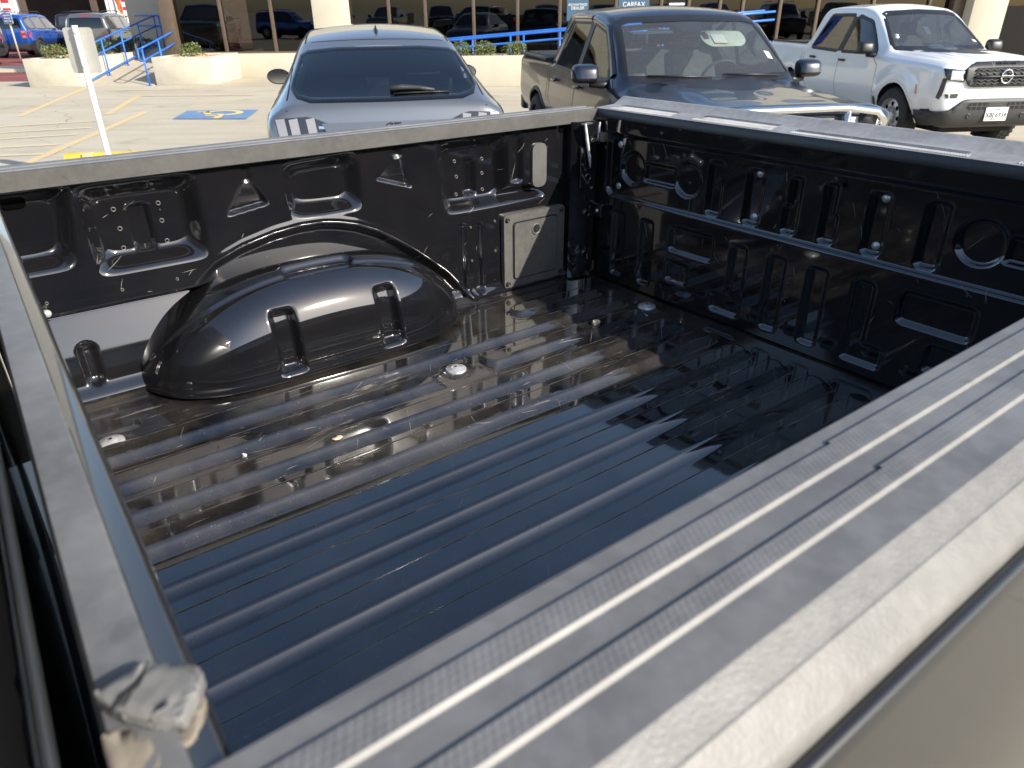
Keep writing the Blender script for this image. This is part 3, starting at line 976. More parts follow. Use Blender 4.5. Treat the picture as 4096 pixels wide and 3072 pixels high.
# accessible parking emblem
pad = [(-6.21, 13.92), (-4.82, 13.82), (-5.03, 15.22), (-6.42, 15.13)]
isa = mk('pavement_emblem', [(*p, 0.0122) for p in pad], [(0, 1, 2, 3)], M['isa_blue'], None, False)
tag(isa, 'faded blue square with a yellow wheelchair symbol painted on the concrete', kind='structure')
def isa_pt(u, v):                            # u,v in 0..1, symbol top towards the camera
    a, b_, c, d = [np.array(p) for p in pad]
    u = 1 - u; v = 1 - v
    q = (a * (1 - u) + b_ * u) * (1 - v) + (d * (1 - u) + c * u) * v
    return (q[0], q[1], 0.0164)
def thick(pl, w):
    pl = [np.array(p, float) for p in pl]
    L, Rr = [], []
    for i, p in enumerate(pl):
        t = pl[min(i + 1, len(pl) - 1)] - pl[max(i - 1, 0)]
        t /= np.linalg.norm(t); n = np.array([-t[1], t[0]]) * w / 2
        L.append(p + n); Rr.append(p - n)
    return L, Rr
b = MB()
for pl, w in (([(.42, .86), (.42, .52), (.62, .50), (.70, .20), (.82, .22)], .10), ([(.44, .68), (.62, .66)], .09),
              ([(.36 + 0, .60)] + [(.44 + .24 * math.cos(a), .36 + .25 * math.sin(a)) for a in np.linspace(2.0, 6.1, 16)], .10)):
    L, Rr = thick(pl, w)
    n = len(L)
    b.add([isa_pt(*p) for p in L] + [isa_pt(*p) for p in Rr], [(i, i + 1, n + i + 1, n + i) for i in range(n - 1)])
hc = [(.42 + .055 * math.cos(a), .92 + .05 * math.sin(a)) for a in np.linspace(0, 2 * math.pi, 12, endpoint=False)]
b.add([isa_pt(*p) for p in hc], [tuple(range(12))])
b.build('wheelchair_symbol', M['isa_yellow'], isa)

# red pavement and kerb on the left
def slab(name, x0, x1, y0, y1, z0, z1, mat, label):
    o = MB().box(x0, x1, y0, y1, z0, z1).build(name, mat)
    tag(o, label, kind='structure'); return o
mk_r = mk('red_pavement', [(-60, 22.6, .004), (-13.6, 22.6, .004), (-13.6, 26.3, .004), (-60, 26.3, .004)], [(0, 1, 2, 3)], M['red_pave'], None, False)
tag(mk_r, 'dark red painted strip of pavement beside the planter', kind='structure')
slab('kerb', -60, -13.6, 26.4, 28.0, -0.05, 0.10, M['kerb'], 'pale concrete kerb across the red pavement')
mk_r2 = mk('red_pavement', [(-60, 28.0, .004), (-13.2, 28.0, .004), (-13.2, 60, .004), (-60, 60, .004)], [(0, 1, 2, 3)], M['red_pave'], None, False)
tag(mk_r2, 'dark red pavement under the row of parked sport utility vehicles', kind='structure')

# wheel stop and sign post
ws = empty('wheel_stop', (-4.85, 9.75, 0), rad(7))
tag(ws, 'yellow concrete wheel stop beyond the far bed rail', 'wheel stop')
MB().prism([(-.09, 0), (-.06, .12), (-.03, .135), (.03, .135), (.06, .12), (.09, 0)], -.95, .95, 'x').build('block', M['yellow_stop'], ws, sh=40)
MB().box(-.72, -.60, -.094, .05, .005, .139, .01).build('worn_patch', M['line'], ws)

sp = empty('parking_sign', (-4.62, 8.50, 0), rad(2))
tag(sp, 'white post with the plain grey back of a parking sign bolted to it', 'sign')
MB().tube([(0, 0, 0), (0, 0, 1.635)], .030, 20).build('post', M['white_paint'], sp, sh=40)
MB().prism(roundpoly([(-.155, 1.165), (.155, 1.165), (.155, 1.615), (-.155, 1.615)], .035, 5), .034, .0375, 'y').build('sign_plate', M['alu'], sp, sh=30)
for z in (1.565, 1.23):
    MB().lathe([(.00001, -.040), (.006, -.040), (.0075, -.037), (.0075, -.034), (.014, -.033), (.015, -.028)], 16, 'y', (0, 0, z)).build('bolt', M['bolt'], sp, True)
for z in (1.39, 1.05):
    MB().lathe([(.00001, -.0304), (.0045, -.0304)], 10, 'y', (0, 0, z)).build('hole', M['hole'], sp)

# planters
def leaf_ball(name, c, rx, ry, rz, n, cols, label, group, seed):
    r = random.Random(seed)
    root = empty(name, (c[0], c[1], c[2]))
    tag(root, label, 'shrub', group)
    MB().tube([(0, 0, -.05), (.01, 0, rz * .8)], [.015, .008], 6).build('stem', M['stem'], root, True)
    v = []; f = []
    for i in range(n):
        d = Vector((r.gauss(0, 1), r.gauss(0, 1), r.gauss(0, 1))).normalized()
        k = (0.55 + 0.5 * r.random() ** 0.5) * (0.86 + 0.22 * math.sin(d.x * 5 + seed) * math.cos(d.y * 6 + d.z * 4))
        p = Vector((d.x * rx * k, d.y * ry * k, rz * .85 + d.z * rz * k))
        if p.z < 0: p.z *= -0.3
        s = r.uniform(.020, .042) * (rx / .25) ** .5
        a = Vector((r.gauss(0, 1), r.gauss(0, 1), r.gauss(0, 1))).normalized()
        t = (d + a * .9).normalized(); u = t.cross(a).normalized()
        q = len(v)
        v += [p, p + t * s * .5 + u * s * .35, p + t * s * 1.2, p + t * s * .5 - u * s * .35]
        f.append((q, q + 1, q + 2, q + 3))
    mk('crown', v, f, cols, root, False)
    return root

def leafm(name, a, b_):
    m, nt, b = new_mat(name)
    g_ = nt.nodes.new('ShaderNodeNewGeometry')
    lk(nt, mix(nt, g_.outputs['Random Per Island'], a, b_), b.inputs['Base Color'])
    b.inputs['Roughness'].default_value = 0.5
    b.inputs['Subsurface Weight'].default_value = 0.0
    return m
M['leaf'] = leafm('shrub leaves', (0.05, 0.085, 0.02), (0.17, 0.20, 0.05))
M['leaf_dark'] = leafm('hedge leaves', (0.02, 0.045, 0.015), (0.06, 0.09, 0.03))
M['stem'] = simple('shrub stem', (0.10, 0.07, 0.04), 0.9)

def rocks(name, x0, x1, y0, y1, z, n, label, seed):
    r = random.Random(seed)
    v = []; f = []
    for i in range(n):
        c = Vector((r.uniform(x0, x1), r.uniform(y0, y1), z + r.uniform(-.01, .025)))
        s = r.uniform(.025, .06)
        q = len(v)
        for d in ((1, 0, 0), (-1, 0, 0), (0, 1, 0), (0, -1, 0), (0, 0, .7), (0, 0, -.7)):
            v.append(c + Vector(d) * s * r.uniform(.7, 1.2))
        for t in ((0, 2, 4), (2, 1, 4), (1, 3, 4), (3, 0, 4), (2, 0, 5), (1, 2, 5), (3, 1, 5), (0, 3, 5)):
            f.append(tuple(q + k for k in t))
    o = mk(name, v, f, M['rock'], None, False)
    tag(o, label, 'gravel', kind='stuff')

def planter(x0, x1, y0, y1, h, label, mat, wall=.14, loc_label=None):
    p = empty('planter', ((x0 + x1) / 2, y0, 0))
    tag(p, label, 'planter')
    ox, oy = (x0 + x1) / 2, y0
    for nm, a in (('front_wall', (x0, x1, y0, y0 + wall)), ('back_wall', (x0, x1, y1 - wall, y1)), ('side_wall', (x0, x0 + wall, y0 + wall, y1 - wall)), ('side_wall', (x1 - wall, x1, y0 + wall, y1 - wall))):
        MB().box(a[0] - ox, a[1] - ox, a[2] - oy, a[3] - oy, 0, h, .015).build(nm, mat, p, sh=40)
    MB().box(x0 + wall - ox, x1 - wall - ox, wall, y1 - y0 - wall, 0, h - .07).build('soil', M['stem'], p)
    return p
planter(-12.87, -11.42, 20.70, 27.5, .69, 'stained cream planter wall left of the blue ramp railing', M['cream_dirty'])
planter(-9.55, -7.95, 20.90, 23.05, .69, 'cream planter box right of the ramp, in front of the showroom windows', M['cream_dirty'])
planter(-2.6, 6.0, 19.55, 20.55, .72, 'long cream planter in front of the right hand ramp railing', M['cream'])
rocks('gravel', -12.7, -11.6, 20.9, 27.3, .64, 420, 'brown landscape rock in the left planter', 1)
rocks('gravel', -9.38, -8.12, 21.08, 22.9, .64, 260, 'brown landscape rock in the planter box by the ramp', 2)
rocks('gravel', -2.4, 5.8, 19.7, 20.4, .67, 420, 'brown landscape rock in the long planter', 3)
G1 = 'round clipped shrubs in the planters'
leaf_ball('shrub', (-12.35, 21.4, .64), .36, .34, .20, 900, M['leaf'], 'low round green shrub nearest the left end of the left planter', G1, 1)
leaf_ball('shrub', (-11.85, 21.9, .64), .36, .34, .20, 800, M['leaf'], 'low green shrub half hidden behind the sign plate in the left planter', G1, 2)
leaf_ball('shrub', (-8.86, 21.9, .64), .36, .34, .20, 900, M['leaf'], 'single bright green shrub in the planter box by the ramp', G1, 3)
for i, (x, lab) in enumerate(((-1.22, 'round shrub beside the grey car roof in the long planter'), (-.62, 'round shrub between the grey car and the dark pickup, left one'), (.16, 'round shrub just left of the dark pickup bed in the long planter'))):
    leaf_ball('shrub', (x, 20.1, .68), .32, .30, .19, 1000, M['leaf'], lab, G1, 10 + i)
for i, (x, y, lab) in enumerate(((-12.4, 23.6, 'dark green low hedge plant behind the ramp railing, nearest one'), (-12.3, 24.8, 'dark green low hedge plant behind the ramp railing, middle one'), (-12.2, 26.2, 'dark green low hedge plant behind the ramp railing, farthest one'))):
    leaf_ball('hedge_plant', (x, y, .64), .52, .6, .22, 1100, M['leaf_dark'], lab, 'dark hedge plants behind the ramp', 20 + i)

# ramp and landings
rm = MB()
rm.add([(-11.42, 20.8, .0), (-9.62, 20.8, .0), (-9.62, 25.6, .74), (-11.42, 25.6, .74), (-11.42, 27.2, .74), (-9.62, 27.2, .74), (-11.42, 20.8, -.1), (-9.62, 20.8, -.1), (-9.62, 27.2, -.1), (-11.42, 27.2, -.1)],
       [(0, 1, 2, 3), (3, 2, 5, 4), (0, 6, 7, 1), (1, 7, 8, 5, 2), (0, 3, 4, 9, 6), (4, 5, 8, 9)])
tag(rm.build('ramp', M['concrete']), 'concrete access ramp rising between the two planters', kind='structure')

def rz(y):                                    # ramp height
    return float(np.clip((y - 20.8) * .154, 0, .74))
def handrail(label, x, ys, loop=True, y_end=None, group=None, low=True):
    h = empty('handrail', (x, ys[0], 0))
    tag(h, label, 'railing')
    y0, y1 = ys[0], y_end or ys[-1]
    yo = ys[0]
    samp = np.linspace(y0, y1, 8)
    MB().tube([(0, y - yo, rz(y) + .92) for y in samp], .024, 8).build('top_rail', M['rail_blue'], h, True)
    MB().tube([(0, y - yo, rz(y) + .62) for y in samp], .022, 8).build('mid_rail', M['rail_blue'], h, True)
    if low:
        MB().tube([(0, y - yo, rz(y) + .12) for y in samp], .024, 8).build('low_rail', M['rail_blue'], h, True)
    for y in ys:
        p = MB().tube([(0, y - yo, rz(y)), (0, y - yo, rz(y) + .92)], .024, 8).build('post', M['rail_blue'], h, True)
        MB().box(-.06, .06, y - yo - .06, y - yo + .06, rz(y) - .002, rz(y) + .012).build('foot_plate', M['rail_blue'], p)
    if loop:
        MB().tube([(0, 0, .92), (0, -.22, .90), (0, -.27, .86), (0, -.27, .66), (0, -.22, .62), (0, 0, .62)], .023, 8).build('end_loop', M['rail_blue'], h, True)
    return h
handrail('blue ramp handrail running along the left planter', -11.32, [20.82, 22.0, 23.2, 24.4, 25.6], True)
handrail('short blue ramp handrail with an open end loop at the planter box', -9.70, [20.82, 21.9, 23.0], True, low=False)
hr = empty('handrail', (-11.32, 25.6, .74))
tag(hr, 'dark blue landing handrail at the top of the ramp', 'railing')
for z in (.92, .62):
    MB().tube([(0, 0, z), (.75, .05, z), (1.6, .1, z)], .023, 8).build('rail', M['rail_blue'], hr, True)
    MB().tube([(-1.2, 1.3, z), (.75, 1.3, z)], .023, 8).build('rail', M['rail_blue'], hr, True)
for x in (.15, .75):
    MB().tube([(x, .02, 0), (x, .02, .92)], .023, 8).build('post', M['rail_blue'], hr, True)
bt = empty('bottle', (-11.48, 24.3, .69))
tag(bt, 'clear plastic bottle standing on the planter wall by the ramp', 'bottle')
MB().lathe([(.001, 0), (.034, .004), (.036, .10), (.034, .15), (.014, .19), (.014, .205), (.001, .206)], 14, 'z').build('body', simple('clear bottle plastic', (.6, .65, .66), .15), bt, True)
MB().lathe([(.016, .20), (.016, .222), (.001, .223)], 12, 'z').build('cap', M['sign_white'], bt, True)

# right ramp railing in front of the windows
rr = empty('handrail', (-2.0, 21.0, 0))
tag(rr, 'blue handrail rising to the right in front of the showroom glass', 'railing')
def rtz(x): return .99 + .071 * (x + 2.0)
for dz in (0, -.19, -.72):
    MB().tube([(x + 2.0, 0, rtz(x) + dz) for x in np.linspace(-2.6, 7, 8)], .027, 8).build('rail', M['rail_blue'], rr, True)
for x in (-1.27, .05, 1.36, 2.7, 4.1, 5.5):
    MB().tube([(x + 2.0, 0, 0), (x + 2.0, 0, rtz(x))], .025, 8).build('post', M['rail_blue'], rr, True)
rr2 = empty('handrail', (-2.0, 21.9, 0))
tag(rr2, 'second blue handrail behind the first one at the showroom glass', 'railing')
MB().tube([(x + 2.0, 0, rtz(x) + .02) for x in np.linspace(-2.6, 7, 8)], .025, 8).build('rail', M['rail_blue'], rr2, True)
for x in (-1.0, .42, 1.9):
    MB().tube([(x + 2.0, 0, 0), (x + 2.0, 0, rtz(x))], .025, 8).build('post', M['rail_blue'], rr2, True)

# dealership
FY = 23.2
bd = empty('dealership_building', (0, FY, 0))
tag(bd, 'cream dealership building with a long run of dark showroom windows', 'building')
def bbox(name, x0, x1, y0, y1, z0, z1, mat, bev=.01, par=None):
    return MB().box(x0, x1, y0 - FY, y1 - FY, z0, z1, bev).build(name, mat, par or bd, sh=40)
bbox('base_wall', -8.42, -2.6, 23.05, 23.35, 0, .66, M['cream'])
bbox('base_wall', -2.6, 19, 23.10, 23.35, 0, .16, M['cream'])
bbox('base_wall', -9.6, -8.42, 23.06, 23.35, 0, .60, M['cream'])
bbox('column', -5.56, -4.58, 22.80, 23.30, .66, 3.8, M['cream'])
cb = bbox('column', 13.05, 14.02, 22.55, 23.30, .0, 3.8, M['cream'])
bbox('column', 12.72, 13.05, 22.95, 23.30, .0, 3.8, M['bronze'])
bbox('column', -9.97, -9.62, 22.95, 23.40, 0, 3.8, M['bronze'])
bbox('end_wall', -12.9, -9.97, 27.2, 27.6, 0, 5.2, M['greige'])
bbox('side_wall', -10.1, -9.7, 23.4, 27.2, .0, 3.8, M['greige'])
par_ = bbox('parapet', -10.2, 20, 22.3, 23.6, 3.8, 5.9, M['cream'])
bbox('coping', -10.3, 20.1, 22.2, 23.7, 5.9, 6.02, M['bronze'])
bbox('roof', -10.1, 20, 23.6, 40, 5.5, 5.7, M['greige'])
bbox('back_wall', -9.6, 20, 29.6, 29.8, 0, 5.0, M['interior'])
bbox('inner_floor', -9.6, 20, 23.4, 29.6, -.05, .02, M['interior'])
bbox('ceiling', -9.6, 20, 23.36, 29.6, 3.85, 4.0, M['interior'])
bbox('end_partition', 19.8, 20, 23.4, 29.6, 0, 3.9, M['interior'])
segs = [(-9.62, [-8.29, -6.83], -5.56, .66), (-4.58, [-3.44, -2.39, -1.0, .27, 1.49, 3.1, 4.4, 5.19, 6.09, 6.75, 7.83, 8.92, 10.5, 12.13], 12.72, .66), (14.02, [14.3, 16.0, 18.0], 19.8, .16)]
for a, ms, b_, zb in segs:
    ed = [a] + ms + [b_]
    for i in range(len(ed) - 1):
        z0 = zb if ed[i + 1] < -2.3 else .16
        pane = MB().box(ed[i] + .03, ed[i + 1] - .03, .0, .012, z0, 3.8).build('window_pane', M['store_glass'], bd)
    for m_ in ms:
        z0 = zb if m_ < -2.3 else .16
        bbox('mullion', m_ - .045, m_ + .045, 23.12, 23.30, z0, 3.8, M['bronze'], .008)
    bbox('sill', a, min(b_, -2.6) if a < -5 else b_, 23.10, 23.32, zb - .002 if a < -5 else .15, (zb if a < -5 else .15) + .045, M['bronze'], .006)
# lettering on the parapet (seen only mirrored in car paint and glass)
t = text('letter', 'Mc', 2.3, M['navy'], par_, frame((.7, 22.29 - FY, 4.80), (1, 0, 0), (0, 0, 1)), .03, bold=.03)
# showroom furniture shapes inside
for x, w, h in ((-7.6, 1.0, .8), (-3.2, 1.2, 1.0), (.9, 1.4, .9), (5.6, 1.1, 1.1), (10.0, 1.6, .9)):
    d = empty('showroom_desk', (x, 26.4, 0))
    tag(d, {-7.6: 'low dark desk inside the leftmost showroom windows', -3.2: 'dark desk behind the glass right of the cream column', .9: 'dark desk behind the blue railing inside the showroom', 5.6: 'tall dark counter inside the showroom behind the dark pickup', 10.0: 'wide dark desk inside the showroom behind the white pickup'}[x], 'desk')
    MB().box(-w / 2, w / 2, -.35, .35, h - .06, h, .01).build('top', M['bronze'], d, sh=40)
    MB().box(-w / 2 + .05, w / 2 - .05, -.3, .3, .02, h - .06).build('cabinet', M['interior'], d)

def poster(name, x0, x1, z0, z1, mat, label, lines_):
    p = empty(name, ((x0 + x1) / 2, FY - .04, z0))
    tag(p, label, 'sign')
    w = x1 - x0
    MB().box(-w / 2, w / 2, 0, .012, 0, z1 - z0, .003).build('board', mat, p)
    for z, s, body in lines_:
        text('lettering', body, s, M['sign_white'], p, frame((0, -.006, z), (1, 0, 0), (0, 0, 1)), .002)
    return p
M['poster_blue'] = simple('blue poster', (0.06, 0.12, 0.19), 0.4)
poster('window_poster', 1.69, 2.31, 1.42, 2.7, M['poster_blue'], 'blue poster with a white badge on the showroom glass', [(.42, .09, 'ADVANTAGE'), (.33, .11, 'DEALER')])
poster('window_poster', 3.17, 4.05, 1.55, 2.6, M['poster_blue'], 'teal poster on the glass above the dark pickup roof, left one', [(.28, .17, 'CARFAX'), (.13, .10, 'ADVANTAGE')])
pz = poster('window_poster', 4.58, 5.12, 1.70, 2.5, M['gap'], 'black poster with white lettering on the glass above the dark pickup roof', [])
MB().box(-.22, .22, -.004, 0, .10, .16).build('printed_band', M['sign_white'], pz)
MB().box(-.12, .12, -.004, 0, .03, .07).build('printed_band', M['sign_white'], pz)

# small name sign by the parked vehicles
ns = empty('name_sign', (-21.37, 34.3, 0), rad(-20))
tag(ns, 'small blue sign with white lettering on a grey post', 'sign')
MB().tube([(0, 0, 0), (0, 0, 1.5)], .035, 8).build('post', M['kerb'], ns, True)
MB().prism(roundpoly([(-.27, 1.38), (.27, 1.38), (.27, 1.90), (-.27, 1.90)], .04), -.05, -.04, 'y').build('rim', M['sign_white'], ns)
MB().prism(roundpoly([(-.25, 1.40), (.25, 1.40), (.25, 1.88), (-.25, 1.88)], .03), -.056, -.05, 'y').build('face', M['sign_blue'], ns)
for z, body in ((1.80, 'MATT ABDEL'), (1.69, 'ASSISTANT'), (1.58, 'FINANCE'), (1.47, 'DIRECTOR')):
    text('lettering', body, .088, M['sign_white'], ns, frame((0, -.058, z), (1, 0, 0), (0, 0, 1)), .002, bold=.003)

# service building far left
sb = empty('service_building', (-26, 50, 0))
tag(sb, 'dark open service bay behind the parked vehicles with white ribbed wall panels', 'building')
def ribbed(name, x0, x1):
    n = int((x1 - x0) / .3)
    pr = []
    for i in range(n):
        x = x0 + i * (x1 - x0) / n
        pr += [(x, 0), (x + .22, 0), (x + .25, -.05), (x + .29, -.05)]
    v = [(x + 26, y, z) for z in (0, 6) for x, y in pr]
    m_ = len(pr)
    mk(name, v, [(i, i + 1, m_ + i + 1, m_ + i) for i in range(m_ - 1)], M['white_panel'], sb, False)
ribbed('ribbed_panel', -34.0, -30.2); ribbed('ribbed_panel', -24.9, -23.4)
MB().box(-14, 14, 6, 6.3, 0, 6).build('back_wall', M['interior'], sb)
MB().box(-14, 14, -.2, 6.3, 6.0, 6.6).build('roof', M['white_panel'], sb)
MB().box(-4.2, -3.9, -.1, .2, 0, 6).build('door_post', M['bronze'], sb)
MB().box(.2, .5, -.1, .2, 0, 6).build('door_post', M['bronze'], sb)
MB().box(2.6, 12, -.05, .1, 0, 6).build('front_wall', M['white_panel'], sb)
for x, lab in ((-31.0, 'white notice with red print on the left ribbed panel'), (-23.9, 'white notice with red print on the right ribbed panel')):
    w_ = empty('notice_board', (x, 49.9, 1.6)); tag(w_, lab, 'sign')
    MB().box(-.35, .35, -.02, 0, 0, 1.4, .005).build('board', M['sign_white'], w_)
    MB().box(-.25, .25, -.03, -.02, .75, .95).build('red_print', M['red_lens'], w_)
    MB().box(-.25, .25, -.03, -.02, .30, .48).build('red_print', M['red_lens'], w_)
ff = empty('feather_flag', (-19.25, 40.2, 0)); tag(ff, 'orange feather flag on a pole in front of the service bay', 'flag')
MB().tube([(0, 0, 0), (.02, 0, 3.0), (-.15, 0, 4.2)], .02, 6).build('pole', M['kerb'], ff, True)
v = []; f = []
for i in range(14):
    z = 1.65 + i * .19; w = .12 + .30 * math.sin(min(1, (i + 1) / 10) * 1.5)
    v += [(-.02, .03 * math.sin(i), z), (-w * .5, .05 * math.sin(i * .9 + 1), z + .05), (-w, .04 * math.sin(i * .7), z + .12)]
for i in range(13):
    for k in range(2):
        f.append((i * 3 + k, i * 3 + k + 1, i * 3 + k + 4, i * 3 + k + 3))
mk('banner', v, f, M['orange'], ff)
# ================================================================== vehicles
def pchip(xk, yk, x):
    xk = np.asarray(xk, float); yk = np.asarray(yk, float)
    h = np.diff(xk); d = np.diff(yk) / h
    m = np.zeros_like(yk)
    m[0], m[-1] = d[0], d[-1]
    for i in range(1, len(yk) - 1):
        if d[i - 1] * d[i] > 0:
            w1, w2 = 2 * h[i] + h[i - 1], h[i] + 2 * h[i - 1]
            m[i] = (w1 + w2) / (w1 / d[i - 1] + w2 / d[i])
    i = np.clip(np.searchsorted(xk, x) - 1, 0, len(xk) - 2)
    t = (x - xk[i]) / h[i]
    return ((1 + 2 * t) * (1 - t) ** 2) * yk[i] + t * (1 - t) ** 2 * h[i] * m[i] + t * t * (3 - 2 * t) * yk[i + 1] + t * t * (t - 1) * h[i] * m[i + 1]

def section(zb, wb, zm, wm, zs, ws, zr, wr, zt, fil):
    """half section from the bottom centre to the top centre"""
    K = [np.array(p, float) for p in ((0, zb), (wb, zb), (wm, zm), (ws, zs), (wr, zr), (0, zt))]
    cnt = [3, 4, 7, 9, 18]          # points inside each straight run
    pts = []
    cor = [None]
    for i in range(1, 5):
        a, p, b_ = K[i - 1], K[i], K[i + 1]
        la, lb = np.linalg.norm(p - a), np.linalg.norm(b_ - p)
        r = min(fil[i - 1], la * .42, lb * .42)
        cor.append((p + (a - p) / max(la, 1e-6) * r, p, p + (b_ - p) / max(lb, 1e-6) * r))
    start = K[0]
    for i in range(5):
        end = cor[i + 1][0] if i < 4 else K[5]
        n = cnt[i]
        for k in range(n):
            t = k / n
            q = start + (end - start) * t
            if i == 4:                            # crown
                s_ = 1 - t
                w_ = q[0]
                q = np.array([w_, zt - (zt - start[1]) * (w_ / max(start[0], 1e-6)) ** 2])
            pts.append(q)
        if i < 4:
            a, p, b_ = cor[i + 1]
            if i == 3:
                # keep the crown tangent: recompute the end point on the parabola base
                pass
            for k in range(5):
                t = k / 5
                pts.append((1 - t) ** 2 * a + 2 * t * (1 - t) * p + t * t * b_)
            start = b_
    pts.append(K[5])
    return np.array(pts)
# index ranges along the half section
I_ROCK = 3 + 5 + 2
I_BELT = 3 + 5 + 4 + 5 + 7 + 2
I_ROOF = 3 + 5 + 4 + 5 + 7 + 5 + 9 + 2

class Car:
    def __init__(s, name, label, spec, loc, rz, scale=1.0, step=0.045, fil=(.06, .10, .05, .10), disp=None, cat='car', group=None):
        s.root = empty(name, loc, rz)
        s.root.scale = scale if hasattr(scale, '__len__') else (scale,) * 3
        tag(s.root, label, cat, group)
        sp = np.array(sorted(spec), float)
        x0, x1 = sp[0, 0], sp[-1, 0]
        xs = np.unique(np.concatenate([np.arange(x0, x1, step), sp[:, 0], x0 + np.array([0, .015, .03, .06]), x1 - np.array([0, .015, .03, .06])]))
        keep = [xs[0]]
        for x in xs[1:]:
            if x - keep[-1] > 0.009: keep.append(x)
        keep[-1] = x1
        xs = np.array(keep)
        cols = [pchip(sp[:, 0], sp[:, i], xs) for i in range(1, 10)]
        half = np.array([section(*[c[i] for c in cols], fil) for i in range(len(xs))])   # (nx, nh, 2)
        nh = half.shape[1]
        Y = np.concatenate([half[:, :, 0], -half[:, -2:0:-1, 0]], 1)
        Z = np.concatenate([half[:, :, 1], half[:, -2:0:-1, 1]], 1)
        X = np.repeat(xs[:, None], Y.shape[1], 1)
        if disp is not None:
            X, Y, Z = disp(X, Y, Z)
        s.nr = Y.shape[1]; s.nh = nh; s.xs = xs
        V = np.stack([X, Y, Z], -1)
        s.V = V.reshape(-1, 3)
        s.F = []; s.meta = []
        for i in range(len(xs) - 1):
            for k in range(s.nr):
                k2 = (k + 1) % s.nr
                s.F.append((i * s.nr + k, i * s.nr + k2, (i + 1) * s.nr + k2, (i + 1) * s.nr + k))
                kk = k if k < nh - 1 else s.nr - 1 - k
                s.meta.append(((xs[i] + xs[i + 1]) / 2, kk, 1 if k < nh - 1 else -1))
        s.F.append(tuple(range(s.nr))[::-1]); s.meta.append((x0, -1, 0))
        s.F.append(tuple((len(xs) - 1) * s.nr + k for k in range(s.nr))); s.meta.append((x1, -1, 0))
        s.bvh = BVHTree.FromPolygons([Vector(v) for v in s.V], s.F)
        # vertex normals
        me = bpy.data.meshes.new('tmp'); me.from_pydata([tuple(v) for v in s.V], [], s.F); me.update()
        s.N = np.array([v.normal for v in me.vertices]); 
        bm = bmesh.new(); bm.from_mesh(me); vol = bm.calc_volume(signed=True); bm.free()
        if vol < 0:
            s.F = [f[::-1] for f in s.F]; s.N = -s.N
        bpy.data.meshes.remove(me)
        s.cent = np.array([s.V[list(f)].mean(0) for f in s.F])
        s.dead = np.zeros(len(s.F), bool)

    # ---- cutting openings
    def cut(s, view, poly, side=0, cond=None):
        p = np.array(poly)
        c = s.cent
        a, b_ = {'side': (0, 2), 'rear': (1, 2), 'front': (1, 2), 'top': (0, 1)}[view]
        x, y = c[:, a], c[:, b_]
        ins = np.zeros(len(c), bool)
        j = len(p) - 1
        for i in range(len(p)):
            cond_ = ((p[i, 1] > y) != (p[j, 1] > y)) & (x < (p[j, 0] - p[i, 0]) * (y - p[i, 1]) / (p[j, 1] - p[i, 1] + 1e-12) + p[i, 0])
            ins ^= cond_
            j = i
        if side: ins &= (c[:, 1] * side > 0)
        if cond is not None: ins &= cond(c)
        s.dead |= ins

    def arch(s, x, z, r):
        c = s.cent
        s.dead |= (np.hypot(c[:, 0] - x, c[:, 2] - z) < r) & (np.abs(c[:, 1]) > .45) & (c[:, 2] < z + r)

    def finish(s, rules, default='body', mats=None):
        """rules(x,k,side,cent)->part name"""
        parts = {}
        for i, f in enumerate(s.F):
            if s.dead[i]: continue
            nm = rules(*s.meta[i], s.cent[i]) or default
            parts.setdefault(nm, []).append(f)
        for nm, fs in parts.items():
            ids = sorted({i for f in fs for i in f})
            mp = {v: i for i, v in enumerate(ids)}
            base = nm.split(':')[0]
            mk(base, s.V[ids], [tuple(mp[i] for i in f) for f in fs], (mats or {}).get(base, mats['body']), s.root, True, s.N[ids])

    # ---- projected pieces
    def cast(s, view, a, b_, side=1):
        if view == 'side': o, d = Vector((a, side * 3, b_)), Vector((0, -side, 0))
        elif view == 'rear': o, d = Vector((-5, a, b_)), Vector((1, 0, 0))
        elif view == 'front': o, d = Vector((5, a, b_)), Vector((-1, 0, 0))
        else: o, d = Vector((a, b_, 5)), Vector((0, 0, -1))
        hit = s.bvh.ray_cast(o, d)
        if hit[0] is None:
            hit = s.bvh.find_nearest(o + d * 2.5)
        n = hit[1]
        if n.dot(d) > 0: n = -n
        return hit[0], n

    def panel(s, name, view, poly, off, mat, side=1, step=.06, parent=None, thick=0.0):
        poly = [tuple(p) for p in poly]
        P = []
        for i in range(len(poly)):
            a, b_ = np.array(poly[i]), np.array(poly[(i + 1) % len(poly)])
            n = max(1, int(np.linalg.norm(b_ - a) / step))
            for k in range(n): P.append(tuple(a + (b_ - a) * k / n))
        nb = len(P)
        pa = np.array(P)
        mn, mx = pa.min(0), pa.max(0)
        for x in np.arange(mn[0] + step / 2, mx[0], step):
            for y in np.arange(mn[1] + step / 2, mx[1], step):
                P.append((x, y))
        res = delaunay_2d_cdt([Vector(p) for p in P], [], [list(range(nb))], 1, 1e-5)
        vs2, fs = res[0], res[2]
        v = []
        for q in vs2:
            h, n = s.cast(view, q.x, q.y, side)
            v.append(h + n * off)
        f = [tuple(t) for t in fs]
        us = sorted({i for t in f for i in t}); mp = {i: k for k, i in enumerate(us)}
        v = [v[i] for i in us]; f = [tuple(mp[i] for i in t) for t in f]
        o = mk(name, v, f, mat, parent or s.root)
        # orient outward
        want = {'side': Vector((0, side, 0)), 'rear': Vector((-1, 0, 0)), 'front': Vector((1, 0, 0)), 'top': Vector((0, 0, 1))}[view]
        if len(o.data.polygons) and sum((p.normal.dot(want) * p.area for p in o.data.polygons)) < 0:
            o.data.flip_normals()
        if thick:
            md = o.modifiers.new('solid', 'SOLIDIFY'); md.thickness = thick; md.offset = 1
        return o

